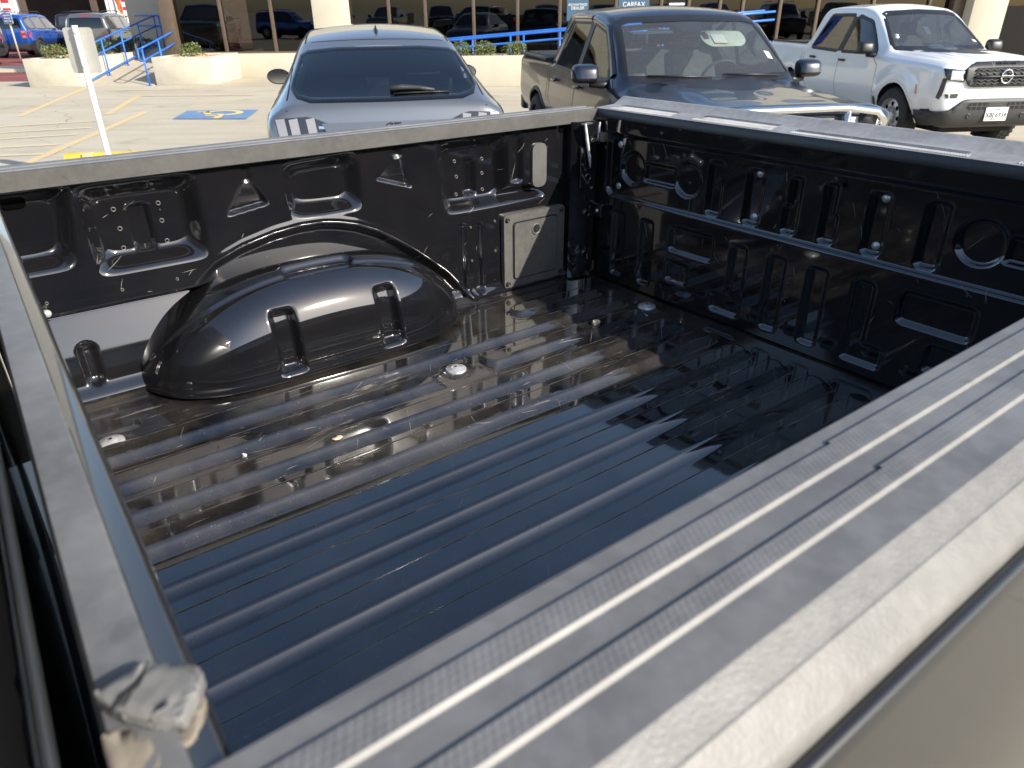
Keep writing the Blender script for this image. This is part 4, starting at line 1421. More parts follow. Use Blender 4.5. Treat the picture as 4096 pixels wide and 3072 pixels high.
    def ribbon(s, name, view, poly, w, off, mat, side=1, closed=True, parent=None, lift=.003):
        P = []
        m = len(poly)
        for i in range(m if closed else m - 1):
            a, b_ = np.array(poly[i], float), np.array(poly[(i + 1) % m], float)
            n = max(1, int(np.linalg.norm(b_ - a) / .06))
            for k in range(n): P.append(a + (b_ - a) * k / n)
        if not closed: P.append(np.array(poly[-1], float))
        n = len(P)
        v = []
        for i in range(n):
            t = (P[(i + 1) % n] - P[i - 1]) if closed else (P[min(i + 1, n - 1)] - P[max(i - 1, 0)])
            t = t / (np.linalg.norm(t) + 1e-9)
            nn = np.array([-t[1], t[0]]) * w / 2
            for q, up in ((P[i] - nn, 0), (P[i] - nn * .5, 1), (P[i] + nn * .5, 1), (P[i] + nn, 0)):
                h, nrm = s.cast(view, q[0], q[1], side)
                v.append(h + nrm * (off + lift * up))
        f = []
        for i in range(n if closed else n - 1):
            j = (i + 1) % n
            for k in range(3):
                f.append((i * 4 + k, i * 4 + k + 1, j * 4 + k + 1, j * 4 + k))
        o = mk(name, v, f, mat, parent or s.root)
        bm = bmesh.new(); bm.from_mesh(o.data); bmesh.ops.recalc_face_normals(bm, faces=bm.faces); bm.to_mesh(o.data); bm.free()
        return o

def wheel(car_root, x, y, z, r, w, side, rim_mat, style='alloy', parent=None):
    t = MB().lathe([(r * .66, -w / 2), (r * .80, -w / 2 - .008), (r * .93, -w / 2 + .004), (r * .985, -w / 2 + .03), (r, -w / 2 + .05), (r, w / 2 - .05), (r * .985, w / 2 - .03), (r * .93, w / 2 - .004), (r * .80, w / 2 + .008), (r * .66, w / 2)], 40, 'y')
    wh = t.build('tyre', M['tyre'], None, True)
    wh.parent = car_root
    wh.location = (x, y, z)
    s = side
    f = w / 2
    # tread blocks
    b = MB()
    for k in range(36):
        a = 2 * math.pi * k / 36
        for q, sh in ((-.3, 0), (.0, .08), (.3, 0)):
            c_, s_ = math.cos(a + sh), math.sin(a + sh)
            p0 = Vector((c_ * (r + .001), q * w, s_ * (r + .001)))
            tg = Vector((-s_, 0, c_)) * .018; ax = Vector((0, w * .11, 0)); up = Vector((c_, 0, s_)) * .005
            b.add([p0 - tg - ax, p0 + tg - ax, p0 + tg + ax, p0 - tg + ax, p0 - tg - ax + up, p0 + tg - ax + up, p0 + tg + ax + up, p0 - tg + ax + up], [(4, 5, 6, 7), (0, 1, 5, 4), (1, 2, 6, 5), (2, 3, 7, 6), (3, 0, 4, 7)])
    b.build('tread', M['tyre'], wh)['kind'] = 'stuff'
    if style == 'steel':
        rm_ = MB().lathe([(r * .68, s * f * .96), (r * .66, s * f * 1.0), (r * .63, s * f * .9), (r * .60, s * f * .62), (r * .55, s * f * .60), (r * .50, s * f * .72), (r * .36, s * f * .74), (r * .30, s * f * .60), (r * .2, s * f * .55), (r * .19, s * f * .78), (r * .10, s * f * .82), (.001, s * f * .83)], 40, 'y').build('rim', rim_mat, wh, sh=50)
        for k in range(8):
            a = 2 * math.pi * k / 8
            MB().prism([(math.cos(a + da) * r * rr, math.sin(a + da) * r * rr) for da, rr in ((-.17, .44), (-.13, .53), (.13, .53), (.17, .44), (.10, .395), (-.10, .395))], s * f * .735, s * f * .752, 'y').build('rim_opening', M['hole'], rm_)
        for k in range(6):
            a = 2 * math.pi * k / 6 + .3
            MB().lathe([(.001, s * f * .86), (.012, s * f * .85), (.013, s * f * .6)], 8, 'y', (math.cos(a) * r * .26, 0, math.sin(a) * r * .26)).build('lug_nut', rim_mat, rm_, True)
    else:
        rm_ = MB().lathe([(r * .68, s * f * .96), (r * .66, s * f * 1.0), (r * .63, s * f * .9), (r * .60, s * f * .2), (.001, s * f * .15)], 36, 'y').build('rim', M['gap'], wh, sh=50)
        for k in range(10):
            a = 2 * math.pi * k / 10
            MB().prism([(math.cos(a + da) * r * rr, math.sin(a + da) * r * rr) for da, rr in ((-.07, .64), (.07, .64), (.16, .14), (-.16, .14))], s * f * .55, s * f * .80, 'y').build('spoke', rim_mat, rm_)
        MB().lathe([(r * .16, s * f * .5), (r * .16, s * f * .84), (.001, s * f * .86)], 20, 'y').build('hub_cap', rim_mat, rm_, sh=40)
    return wh

def interior(root, xw, zf, belt, w, seat_mat, dash_mat, x_front, x_rear, steer_side=1, rows=(0.05, -0.85)):
    """dash, seats, steering wheel, floor for a see-through cabin"""
    MB().box(x_rear, x_front, -w, w, zf - .03, zf).build('cabin_floor', dash_mat, root)
    MB().prism([(x_front - .02, zf), (x_front - .02, belt - .02), (x_front - .30, belt + .03), (x_front - .52, belt - .04), (x_front - .50, zf)], -w, w, 'y').build('dashboard', dash_mat, root, sh=40)
    st = steer_side
    sw = MB().tube([(.0, .185 * math.cos(a), .185 * math.sin(a)) for a in np.linspace(0, 2 * math.pi, 24, endpoint=False)], .016, 8, closed=True)
    sw.tube([(0, -.17, 0), (0, .17, 0)], .014, 6); sw.tube([(0, 0, 0), (0, 0, -.17)], .014, 6); sw.tube([(0, 0, 0), (.25, 0, -.02)], .03, 8)
    o = sw.build('steering_wheel', dash_mat, root, True)
    o.location = (x_front - .62, st * .37, belt - .02); o.rotation_euler = (0, rad(22), 0)
    for xr in rows:
        for y in (-.37, .37):
            sbk = MB()
            sbk.prism([(xr - .02, zf + .25), (xr + .10, zf + .28), (xr - .12, belt + .20), (xr - .20, belt + .22), (xr - .25, belt + .16), (xr - .16, zf + .3)], y - .25, y + .25, 'y')
            q = sbk.build('seat_back', seat_mat, root, sh=40)
            bm = bmesh.new(); bm.from_mesh(q.data)
            bmesh.ops.bevel(bm, geom=bm.edges[:], offset=.035, segments=3, affect='EDGES'); bm.to_mesh(q.data); bm.free()
            hr_ = MB().box(xr - .28, xr - .18, y - .14, y + .14, belt + .23, belt + .40, .04).build('head_rest', seat_mat, q, sh=40)
            MB().box(xr - .1, xr + .42, y - .25, y + .25, zf + .08, zf + .28, .05).build('seat_cushion', seat_mat, root, sh=40)

M['seat'] = simple('grey seat fabric', (0.16, 0.165, 0.165), 0.85, var=0.2, vscale=20)
M['seat_light'] = simple('light seat fabric', (0.30, 0.31, 0.30), 0.85, var=0.15, vscale=20)
M['dash'] = simple('dark dash plastic', (0.045, 0.048, 0.05), 0.6)
M['headliner'] = simple('pale headliner', (0.55, 0.57, 0.52), 0.9)
M['glass_ws'] = glass('windshield glass', (0.78, 0.86, 0.82), 0.10, dust=0.075)
M['glass_side'] = glass('side window glass', (0.22, 0.25, 0.25), 0.07)
M['glass_dark'] = glass('privacy glass', (0.10, 0.11, 0.11), 0.06)
M['chrome'] = simple('chrome', (0.8, 0.8, 0.8), 0.08, 1.0, var=0.02)
M['lens'] = simple('clear lamp lens', (0.62, 0.64, 0.66), 0.12, 0.5, coat=1.0, var=0.35, vscale=28)
M['lamp_white'] = simple('pale lamp bar', (0.22, 0.215, 0.22), 0.2, coat=1.0, var=0.05)
M['lamp_smoke'] = simple('smoked lamp housing', (0.02, 0.02, 0.022), 0.12, coat=1.0)
M['amber'] = simple('amber marker', (0.75, 0.16, 0.02), 0.25, coat=1.0)
M['cladding'] = simple('grey black cladding', (0.032, 0.032, 0.033), 0.55, bmp=0.2, bscale=500)
M['plate'] = simple('license plate', (0.78, 0.78, 0.76), 0.4, var=0.03)
M['plate_ink'] = simple('plate ink', (0.01, 0.01, 0.015), 0.5)
M['p_grey'] = paint('carbonized grey paint', (0.23, 0.235, 0.24), 0.75, 0.28, dirt=0.06)
M['p_navy'] = paint('dark blue paint', (0.010, 0.014, 0.026), 0.15, 0.3, dirt=0.03)
M['p_navy'].node_tree.nodes['Principled BSDF'].inputs['Coat Weight'].default_value = 0.6
M['p_white'] = paint('white paint', (0.78, 0.78, 0.77), 0.0, 0.35, dirt=0.05)
M['p_blue'] = paint('bright blue paint', (0.015, 0.09, 0.42), 0.5, 0.25, dirt=0.05)
M['p_black'] = paint('black paint', (0.010, 0.010, 0.011), 0.3, 0.25, dirt=0.05)
M['p_silver'] = paint('iron grey paint', (0.17, 0.165, 0.16), 0.6, 0.3, dirt=0.08)
M['p_tan'] = paint('sandy grey paint', (0.20, 0.17, 0.13), 0.5, 0.3, dirt=0.08)

def mir(poly):
    """mirror a half outline given for y>=0 into a closed outline"""
    return list(poly) + [(-a, b_) for a, b_ in reversed(poly) if abs(a) > 1e-6]

# ------------------------------------------------------------------ grey crossover, seen from behind
spec = [  # x, zb, wb, zm, wm, zs, ws, zr, wr, zt
 (-2.36, .40, .55, .48, .70, .56, .72, .60, .64, .61),
 (-2.33, .36, .62, .52, .80, .68, .80, .72, .71, .73),
 (-2.29, .32, .66, .55, .865, .84, .845, .89, .735, .90),
 (-2.255, .30, .68, .56, .895, .945, .868, 1.015, .735, 1.03),
 (-2.225, .29, .69, .57, .91, .972, .878, 1.062, .73, 1.080),
 (-2.16, .28, .70, .58, .928, .985, .888, 1.088, .725, 1.105),
 (-2.02, .27, .72, .62, .94, 1.005, .90, 1.135, .715, 1.150),
 (-1.75, .25, .73, .66, .942, 1.015, .90, 1.245, .69, 1.262),
 (-1.45, .24, .73, .68, .940, 1.02, .89, 1.355, .665, 1.376),
 (-1.22, .24, .73, .68, .938, 1.025, .885, 1.432, .645, 1.462),
 (-1.08, .24, .73, .68, .936, 1.03, .883, 1.478, .632, 1.516),
 (-.80, .24, .73, .68, .935, 1.03, .88, 1.525, .62, 1.570),
 (-.30, .24, .73, .68, .932, 1.02, .875, 1.565, .605, 1.612),
 (.20, .24, .73, .68, .930, 1.01, .87, 1.555, .60, 1.602),
 (.60, .24, .73, .68, .930, .99, .875, 1.455, .625, 1.500),
 (1.00, .24, .73, .66, .932, .97, .885, 1.250, .665, 1.285),
 (1.25, .24, .73, .66, .935, .95, .89, 1.075, .71, 1.115),
 (1.45, .25, .72, .64, .935, .93, .885, 1.00, .74, 1.06),
 (1.95, .27, .70, .62, .92, .86, .865, .93, .72, .98),
 (2.22, .30, .64, .58, .84, .78, .79, .84, .66, .88),
 (2.36, .36, .50, .55, .62, .68, .60, .72, .5, .74)]
c = Car('crossover_car', 'grey crossover car with a black roof fin seen from behind', spec, (-1.458, 8.528, 0), rad(101.5), (1.09, 1.09, 1.011), cat='car', fil=(.06, .12, .07, .08))
rg = mir([(0, 1.428), (.35, 1.426), (.575, 1.408), (.630, 1.382), (.690, 1.21), (.696, 1.170), (.655, 1.124), (.56, 1.100), (0, 1.096)])
rg_cut = mir([(0, 1.415), (.50, 1.395), (.58, 1.37), (.625, 1.22), (.625, 1.185), (.58, 1.145), (.50, 1.118), (0, 1.112)])
c.cut('rear', rg_cut, cond=lambda q: (q[:, 0] < -1.0) & (q[:, 0] > -2.17))
wsh = mir([(0, 1.50), (.50, 1.46), (.60, 1.20), (.64, 1.10), (0, 1.085)])
c.cut('front', wsh, cond=lambda q: (q[:, 0] > .5) & (q[:, 0] < 1.42))
sw_poly = roundpoly([(-1.55, 1.10), (-1.25, 1.33), (-.70, 1.465), (.15, 1.50), (.55, 1.40), (1.02, 1.07)], .06)
for sd_ in (1, -1): c.cut('side', sw_poly, sd_, lambda q: np.abs(q[:, 1]) > .55)
for wx in (-1.49, 1.49): c.arch(wx, .36, .40)
def rules(x, k, side, ct):
    if k >= I_ROOF and -1.10 < x < .62: return 'roof'
    if k >= I_ROOF - 2 and x > 1.42: return 'hood'
    if k < I_ROCK: return 'sill'
    if k >= I_ROOF - 5 and -1.22 < x <= -1.10: return 'spoiler'
    if x < -2.17 and abs(ct[1]) < .72 and ct[2] > .80: return 'tailgate'
c.finish(rules, mats=dict(body=M['p_grey'], roof=M['p_grey'], hood=M['p_grey'], sill=M['cladding'], spoiler=M['p_grey'], tailgate=M['p_grey']))
M['glass_hatch'] = glass('hatch glass', (0.42, 0.44, 0.42), 0.05)
gl_ = c.panel('rear_window', 'rear', rg, .003, M['glass_hatch'])
c.ribbon('window_seal', 'rear', rg, .030, .003, M['black_gloss'], lift=.004)
c.panel('windshield', 'front', wsh, -.004, M['glass_ws'])
c.ribbon('window_seal', 'front', wsh, .05, .002, M['black'])
for sd_ in (1, -1):
    c.panel('side_window', 'side', sw_poly, -.003, M['glass_side'], sd_)
    c.ribbon('window_trim', 'side', sw_poly, .04, .002, M['black'], sd_)
    for xx in (-.62, .30):
        c.ribbon('door_seam', 'side', [(xx, .35), (xx, .95), (xx + .0, 1.05)], .010, .001, M['gap'], sd_, closed=False, lift=0)
    c.ribbon('roof_seam', 'top', [(-1.10, sd_ * .60), (-.5, sd_ * .585), (.55, sd_ * .575)], .014, .001, M['gap'], closed=False, lift=0)
    c.ribbon('hatch_seam', 'rear', [(sd_ * .70, 1.30), (sd_ * .735, 1.10), (sd_ * .735, .98)], .010, .001, M['gap'], closed=False, lift=0)
c.ribbon('roof_seam', 'top', [(-1.10, -.60), (-1.13, -.3), (-1.14, 0), (-1.13, .3), (-1.10, .60)], .012, .001, M['gap'], closed=False, lift=0)
bl = c.panel('brake_light', 'rear', mir([(0, 1.447), (.19, 1.443), (.19, 1.434), (0, 1.437)]), .004, M['lamp_white'])
# roof fin
fin = MB()
for i, (x, h, w) in enumerate(((-.98, .0, .030), (-.955, .055, .012), (-.92, .060, .014), (-.86, .035, .022), (-.78, .004, .012))):
    z = c.cast('top', x, 0)[0].z - .002
    fin.v += [(x, -w, z), (x, 0, z + h + .004), (x, w, z)]
for i in range(4):
    fin.f += [(i * 3, i * 3 + 1, i * 3 + 4, i * 3 + 3), (i * 3 + 1, i * 3 + 2, i * 3 + 5, i * 3 + 4)]
fin.build('antenna_fin', M['black'], c.root, True)
# wiper
h0 = c.cast('rear', -.06, 1.135)[0]; h1 = c.cast('rear', -.44, 1.125)[0]
wp = MB()
q = [c.cast('rear', a, b_) for a, b_ in ((-.03, 1.142), (-.12, 1.148), (-.24, 1.142), (-.36, 1.128))]
wp.tube([h + n * .022 for h, n in q], [.020, .022, .018, .010], 8)
wo = wp.build('wiper_arm', M['cladding'], c.root, True)
q = [c.cast('rear', a, b_) for a, b_ in ((-.05, 1.120), (-.20, 1.124), (-.34, 1.124), (-.47, 1.122))]
MB().tube([h + n * .010 for h, n in q], .007, 6).build('wiper_blade', M['black'], wo, True)
# lamps: dark housings with three pale bars each side
for sd_ in (1, -1):
    hs = [(sd_ * a, b_) for a, b_ in ((.80, .985), (.60, .995), (.55, .985), (.46, .945), (.30, .925), (.22, .92), (.30, .865), (.40, .855), (.60, .86), (.80, .80))]
    hp = c.panel('tail_lamp', 'rear', hs, .004, M['lamp_smoke'])
    for a in (.785, .695, .575):
        bar = [(sd_ * (a + .032), .975), (sd_ * (a - .030), .985), (sd_ * (a - .050), .80), (sd_ * (a + .010), .79)]
        c.panel('lamp_bar', 'rear', bar, .010, M['lamp_white'], parent=hp)
    c.panel('lamp_stripe', 'rear', [(sd_ * .52, .925), (sd_ * .26, .905), (sd_ * .30, .895), (sd_ * .52, .905)], .007, M['chrome'], parent=hp)
    # mirrors
    mr = MB()
    bm = bmesh.new(); bmesh.ops.create_uvsphere(bm, u_segments=16, v_segments=10, radius=1)
    for v in bm.verts:
        v.co = Vector((v.co.x * (.09 if v.co.x > 0 else .035), v.co.y * .125, v.co.z * .085)) + Vector((.78, sd_ * 1.02, 1.055))
    bm.verts.index_update()
    mr.add([v.co for v in bm.verts], [[v.index for v in f.verts] for f in bm.faces]); bm.free()
    mr.tube([(.80, sd_ * .98, 1.01), (.83, sd_ * .86, .99)], .03, 8)
    mo = mr.build('door_mirror', M['p_black'], c.root, True)
    MB().prism([(sd_ * 1.02 + .105 * math.cos(a), 1.055 + .07 * math.sin(a)) for a in np.linspace(0, 2 * math.pi, 20, endpoint=False)], .742, .746, 'x').build('mirror_glass', M['chrome'], mo)
MB().add([(-2.288, -.50, .945), (-2.288, .50, .945), (-2.375, .42, .80), (-2.375, -.42, .80), (-2.27, -.50, .93), (-2.27, .50, .93), (-2.32, .42, .78), (-2.32, -.42, .78)],
         [(0, 1, 2, 3), (4, 7, 6, 5), (0, 4, 5, 1), (1, 5, 6, 2), (2, 6, 7, 3), (3, 7, 4, 0)]).build('number_panel', M['p_grey'], c.root)
text('badge', 'GT', .085, M['lamp_smoke'], c.root, frame((-2.316, -.02, .905), (0, -1, 0), (.515, 0, .857)), .004, bold=.002, spacing=1.1)
MB().lathe([(.00001, -2.262), (.009, -2.262), (.010, -2.25)], 10, 'x', (0, -.04, 1.0)).build('camera_dot', M['black'], c.root)
interior(c.root, 0, .55, .98, .62, M['dash'], M['dash'], 1.20, -1.4, 1, (0.05, -.95))
for wx in (-1.49, 1.49):
    for sd_ in (1, -1): wheel(c.root, wx, sd_ * .80, .36, .36, .235, sd_, M['dark_wheel'])
MB().box(-1.9, 1.9, -.62, .62, .22, .30).build('underbody', M['black'], c.root)

# ------------------------------------------------------------------ pickup builder (front three quarter)
def pickup(name, label, paint_m, loc, rz, scale=1.0, kind='maverick', group=None, simple_=False):
    if kind == 'maverick':
        spec = [
         (2.53, .46, .55, .62, .66, .80, .70, .86, .60, .87), (2.50, .40, .62, .62, .76, .88, .80, .95, .68, .965), (2.42, .34, .68, .62, .86, .94, .87, 1.00, .72, 1.015),
         (2.2, .31, .74, .64, .905, .965, .895, 1.00, .74, 1.015), (1.8, .29, .75, .65, .915, .965, .885, 1.025, .745, 1.045), (1.45, .28, .75, .65, .925, .98, .878, 1.045, .745, 1.07),
         (1.27, .28, .75, .65, .925, .995, .878, 1.065, .745, 1.095), (1.12, .28, .75, .65, .925, 1.02, .878, 1.165, .75, 1.20), (.8, .28, .75, .65, .925, 1.03, .878, 1.405, .725, 1.445),
         (.52, .28, .75, .65, .925, 1.03, .878, 1.575, .700, 1.615), (.34, .28, .75, .65, .925, 1.03, .878, 1.635, .69, 1.68), (0, .28, .75, .65, .925, 1.035, .878, 1.668, .685, 1.715),
         (-.5, .28, .75, .65, .925, 1.045, .878, 1.672, .685, 1.72), (-.8, .28, .75, .65, .925, 1.055, .878, 1.655, .685, 1.70), (-.93, .28, .75, .65, .925, 1.06, .878, 1.58, .69, 1.61),
         (-.98, .28, .75, .65, .925, 1.07, .878, 1.33, .74, 1.335), (-1.02, .28, .75, .65, .925, 1.085, .878, 1.165, .83, 1.167), (-1.06, .28, .75, .65, .925, 1.085, .878, 1.155, .845, 1.157),
         (-2.42, .30, .74, .65, .915, 1.085, .895, 1.155, .845, 1.157), (-2.50, .38, .70, .65, .88, 1.07, .865, 1.13, .82, 1.132), (-2.53, .45, .6, .65, .80, 1.0, .80, 1.06, .76, 1.062)]
        wb, wr_, tr = (1.55, -1.53), .36, .80
        blt = 1.05; xws = 1.28
        side1 = [(.98, 1.09), (.50, 1.50), (.10, 1.57), (.06, 1.08)]
        side2 = [(-.02, 1.08), (.02, 1.575), (-.62, 1.575), (-.82, 1.10)]
        wsp = mir([(0, 1.610), (.56, 1.594), (.655, 1.566), (.760, 1.165), (.755, 1.120), (0, 1.092)])
        ws_x = (.40, 1.30)
        rails = 1.157
        def disp(X, Y, Z):
            m = sst((X - 1.2) / .25) * sst((2.45 - X) / .3) * sst((Z - .90) / .05)
            Z = Z + m * (.026 * sst((.54 - np.abs(Y)) / .09)) - m * .008 * sst((.20 - np.abs(Y)) / .2)
            return X, Y, Z
    else:
        spec = [
         (2.67, .50, .60, .66, .72, .92, .74, .98, .66, .99), (2.64, .42, .68, .66, .80, 1.02, .82, 1.075, .72, 1.085), (2.56, .38, .74, .68, .88, 1.06, .875, 1.12, .76, 1.135),
         (2.3, .36, .77, .70, .915, 1.075, .90, 1.145, .77, 1.165), (1.9, .34, .77, .70, .925, 1.09, .905, 1.165, .77, 1.19), (1.5, .34, .77, .70, .925, 1.10, .905, 1.18, .765, 1.21),
         (1.28, .34, .77, .70, .925, 1.11, .905, 1.20, .76, 1.235), (1.12, .34, .77, .70, .925, 1.115, .905, 1.29, .735, 1.325), (.8, .34, .77, .70, .925, 1.12, .905, 1.49, .695, 1.53),
         (.50, .34, .77, .70, .925, 1.12, .905, 1.66, .665, 1.70), (.30, .34, .77, .70, .925, 1.12, .905, 1.715, .655, 1.76), (0, .34, .77, .70, .925, 1.12, .905, 1.742, .65, 1.79),
         (-.5, .34, .77, .70, .925, 1.125, .905, 1.745, .65, 1.792), (-.95, .34, .77, .70, .925, 1.13, .905, 1.725, .652, 1.77), (-1.08, .34, .77, .70, .925, 1.135, .905, 1.65, .665, 1.68),
         (-1.13, .34, .77, .70, .925, 1.14, .905, 1.40, .75, 1.405), (-1.17, .34, .77, .70, .925, 1.15, .905, 1.235, .84, 1.237), (-1.21, .34, .77, .70, .925, 1.15, .905, 1.222, .85, 1.224),
         (-2.55, .36, .76, .70, .92, 1.15, .90, 1.222, .85, 1.224), (-2.64, .42, .72, .70, .885, 1.13, .87, 1.19, .83, 1.192), (-2.67, .5, .62, .7, .80, 1.05, .80, 1.1, .76, 1.102)]
        wb, wr_, tr = (1.72, -1.53), .385, .80
        blt = 1.12; xws = 1.30
        side1 = [(1.02, 1.16), (.50, 1.56), (.06, 1.64), (.04, 1.15)]
        side2 = [(-.06, 1.15), (-.04, 1.645), (-.78, 1.64), (-.96, 1.17)]
        wsp = mir([(0, 1.69), (.50, 1.67), (.59, 1.64), (.715, 1.27), (.715, 1.235), (0, 1.222)])
        ws_x = (.38, 1.32)
        rails = 1.224
        def disp(X, Y, Z):
            m = sst((X - 1.25) / .25) * sst((2.6 - X) / .4) * (Z > 1.03)
            Z = Z + m * (.020 * sst((.62 - np.abs(Y)) / .10)) - m * .022 * np.exp(-((np.abs(Y) - .33) / .09) ** 2)
            # flared wheel arches
            for ax in (1.72, -1.53):
                d = np.hypot(X - ax, Z - .42)
                fl = .035 * np.exp(-((d - .50) / .09) ** 2) * (Z > .35) * (np.abs(Y) > .7)
                Y = Y + np.sign(Y) * fl
            return X, Y, Z
    c = Car(name, label, spec, loc, rz, scale, disp=disp, cat='pickup truck', group=group, fil=(.06, .12, .05, .055))
    s1, s2 = roundpoly(side1, .06), roundpoly(side2, .06)
    if not simple_:
        c.cut('front', [(a * .985, b_ - .008 if b_ > 1.4 else b_ + .012) for a, b_ in wsp], cond=lambda q: (q[:, 0] > ws_x[0]) & (q[:, 0] < ws_x[1]))
        for sd_ in (1, -1):
            for sp_ in (s1, s2): c.cut('side', sp_, sd_, lambda q: np.abs(q[:, 1]) > .55)
        rw = mir([(0, rails + .40), (.45, rails + .38), (.55, rails + .10), (0, rails + .10)])
        c.cut('rear', rw, cond=lambda q: (q[:, 0] < -.85) & (q[:, 0] > -1.25))
    for wx in wb: c.arch(wx, wr_, wr_ + .075)
    bed0, bed1 = (-1.10, -2.40) if kind == 'maverick' else (-1.26, -2.52)
    if kind == 'frontier':
        c.cut('top', [(bed0, -.78), (bed0, .78), (bed1, .78), (bed1, -.78)], cond=lambda q: q[:, 2] > 1.1)
    hood_x = xws + .02
    def rules(x, k, side, ct):
        if k >= I_ROOF - 3 and x > hood_x and x < spec[1][0] - .02: return 'hood'
        if k >= I_ROOF - 1 and ws_x[0] - .1 > x > bed0 + .2: return 'roof'
        if I_ROCK + 1 <= k < I_BELT + 2 and .02 < x < 1.12: return 'front_door:%d' % side
        if I_ROCK + 1 <= k < I_BELT + 2 and bed0 + .13 < x <= .02: return 'rear_door:%d' % side
        if x < bed0 + .04 and ct[0] > -2.45 and k >= I_ROCK: return 'bed'
        if k < I_ROCK: return 'sill'
    c.finish(rules, mats=dict(body=paint_m, hood=paint_m, roof=paint_m, front_door=paint_m, rear_door=paint_m, bed=paint_m, sill=paint_m if kind == 'frontier' else M['cladding']))
    R_ = c.root
    c.panel('windshield', 'front', wsp, -.002, M['glass_ws'] if not simple_ else M['glass_dark'])
    c.ribbon('windshield_frit', 'front', wsp, .055, .001, M['black'], lift=.001)
    for sd_ in (1, -1):
        for sp_ in (s1, s2):
            c.panel('side_window', 'side', sp_, -.002, M['glass_side'] if not simple_ else M['glass_dark'], sd_)
            c.ribbon('window_trim', 'side', sp_, .045, .002, M['black'], sd_, lift=.004)
        for pl in ([(1.14, .40), (1.16, .80), (1.14, 1.02), (1.02, 1.10)], [(.025, .40), (.03, 1.06)], [(bed0 + .12, 1.08), (bed0 + .14, .75), (bed0 + .30, .62), (bed0 + .34, .40)], [(bed0 + .04, 1.10), (bed0 + .04, .45)]):
            c.ribbon('door_seam', 'side', pl, .009, .0012, M['gap'], sd_, closed=False, lift=0)
        pl = [(.03, blt + .5), (.03, blt + .05)]
        c.ribbon('pillar_trim', 'side', [(.03 if kind == 'maverick' else -.01, blt + .03), (.05 if kind == 'maverick' else .01, blt + .50)], .085, .002, M['black'], sd_, closed=False)
        for hx in (.16, -.72 if kind == 'maverick' else -.80):
            h, n = c.cast('side', hx, blt - .085, sd_)
            ho = MB().box(hx - .085, hx + .085, -.018, .018, -.016, .016, .012)
            q = ho.build('door_handle', paint_m if kind == 'maverick' else M['black'], R_, sh=40)
            q.location = (0, h.y + sd_ * .022, h.z)
        # mirror
        mx, mz = (.93, blt + .105) if kind == 'maverick' else (.98, blt + .12)
        def spow(t, e): return math.copysign(abs(t) ** e, t)
        mv = []; nu_, nv_ = 24, 12
        for iv in range(nv_ + 1):
            ph = -math.pi / 2 + math.pi * iv / nv_
            for iu in range(nu_):
                th = 2 * math.pi * iu / nu_
                lx = spow(math.cos(ph), .45) * spow(math.cos(th), .55); ly = spow(math.cos(ph), .45) * spow(math.sin(th), .55); lz = spow(math.sin(ph), .55)
                mv.append((mx + lx * (.10 if lx > 0 else .05) * (1 - .15 * lz), sd_ * 1.06 + ly * .115, mz + lz * .085 * (1 - .18 * max(lx, 0))))
        mfu, mfl = [], []
        for iv in range(nv_):
            for iu in range(nu_):
                q = (iv * nu_ + iu, iv * nu_ + (iu + 1) % nu_, (iv + 1) * nu_ + (iu + 1) % nu_, (iv + 1) * nu_ + iu)
                (mfl if iv < 5 else mfu).append(q)
        if kind == 'frontier': mfu, mfl = mfu + mfl, []
        def sub_mesh(nm, fs, mt, par):
            ids = sorted({k_ for f_ in fs for k_ in f_}); mp = {v_: n_ for n_, v_ in enumerate(ids)}
            return mk(nm, [mv[k_] for k_ in ids], [tuple(mp[k_] for k_ in f_) for f_ in fs], mt, par)
        mo = sub_mesh('door_mirror', mfu, M['black'] if kind == 'frontier' else paint_m, R_)
        if mfl: sub_mesh('mirror_base', mfl, M['black'], mo)
        MB().tube([(mx + .01, sd_ * 1.02, mz - .09), (mx + .03, sd_ * .90, mz - .10), (mx + .03, sd_ * .84, mz - .09)], [.03, .035, .03], 8).build('mirror_arm', M['black'], mo, True)
        # arch trims
        for wx in wb:
            arc = [(wx + (wr_ + .078) * math.cos(a), wr_ + (wr_ + .078) * math.sin(a)) for a in np.linspace(rad(-2), rad(182), 30)]
            c.ribbon('arch_trim', 'side', arc, .05 if kind == 'maverick' else .03, .002, M['cladding'] if kind == 'maverick' else paint_m, sd_, closed=False, lift=.008)
            liner = MB()
            for i in range(12):
                pass
            lin = [(wx + (wr_ + .085) * math.cos(a), wr_ + (wr_ + .085) * math.sin(a)) for a in np.linspace(rad(-5), rad(185), 20)]
            n_ = len(lin)
            mk('wheel_liner', [(x, sd_ * y, z) for y in (.48, .89) for x, z in lin], [(i, i + 1, n_ + i + 1, n_ + i) for i in range(n_ - 1)], M['gap'], R_)
            wheel(R_, wx, sd_ * tr, wr_, wr_, .245, sd_, M['steel_wheel'] if kind == 'frontier' else M['dark_wheel'], 'steel' if kind == 'frontier' else 'alloy')
    MB().box(-2.4, 2.4, -.55, .55, .26, .40).build('underbody', M['gap'], R_)
    # bed
    if kind == 'frontier':
        b = MB()
        b.add([(bed0, -.78, 1.22), (bed0, .78, 1.22), (bed1, .78, 1.22), (bed1, -.78, 1.22), (bed0, -.78, .75), (bed0, .78, .75), (bed1, .78, .75), (bed1, -.78, .75)],
              [(0, 1, 5, 4), (1, 2, 6, 5), (2, 3, 7, 6), (3, 0, 4, 7), (4, 5, 6, 7)])
        b.build('bed_liner', M['cladding'], R_)
        for sd_ in (1, -1):
            MB().box(bed1 - .02, bed0 + .03, sd_ * .79, sd_ * .87, 1.222, 1.236, .005).build('bed_rail_cap', M['cladding'], R_, sh=40)
    else:
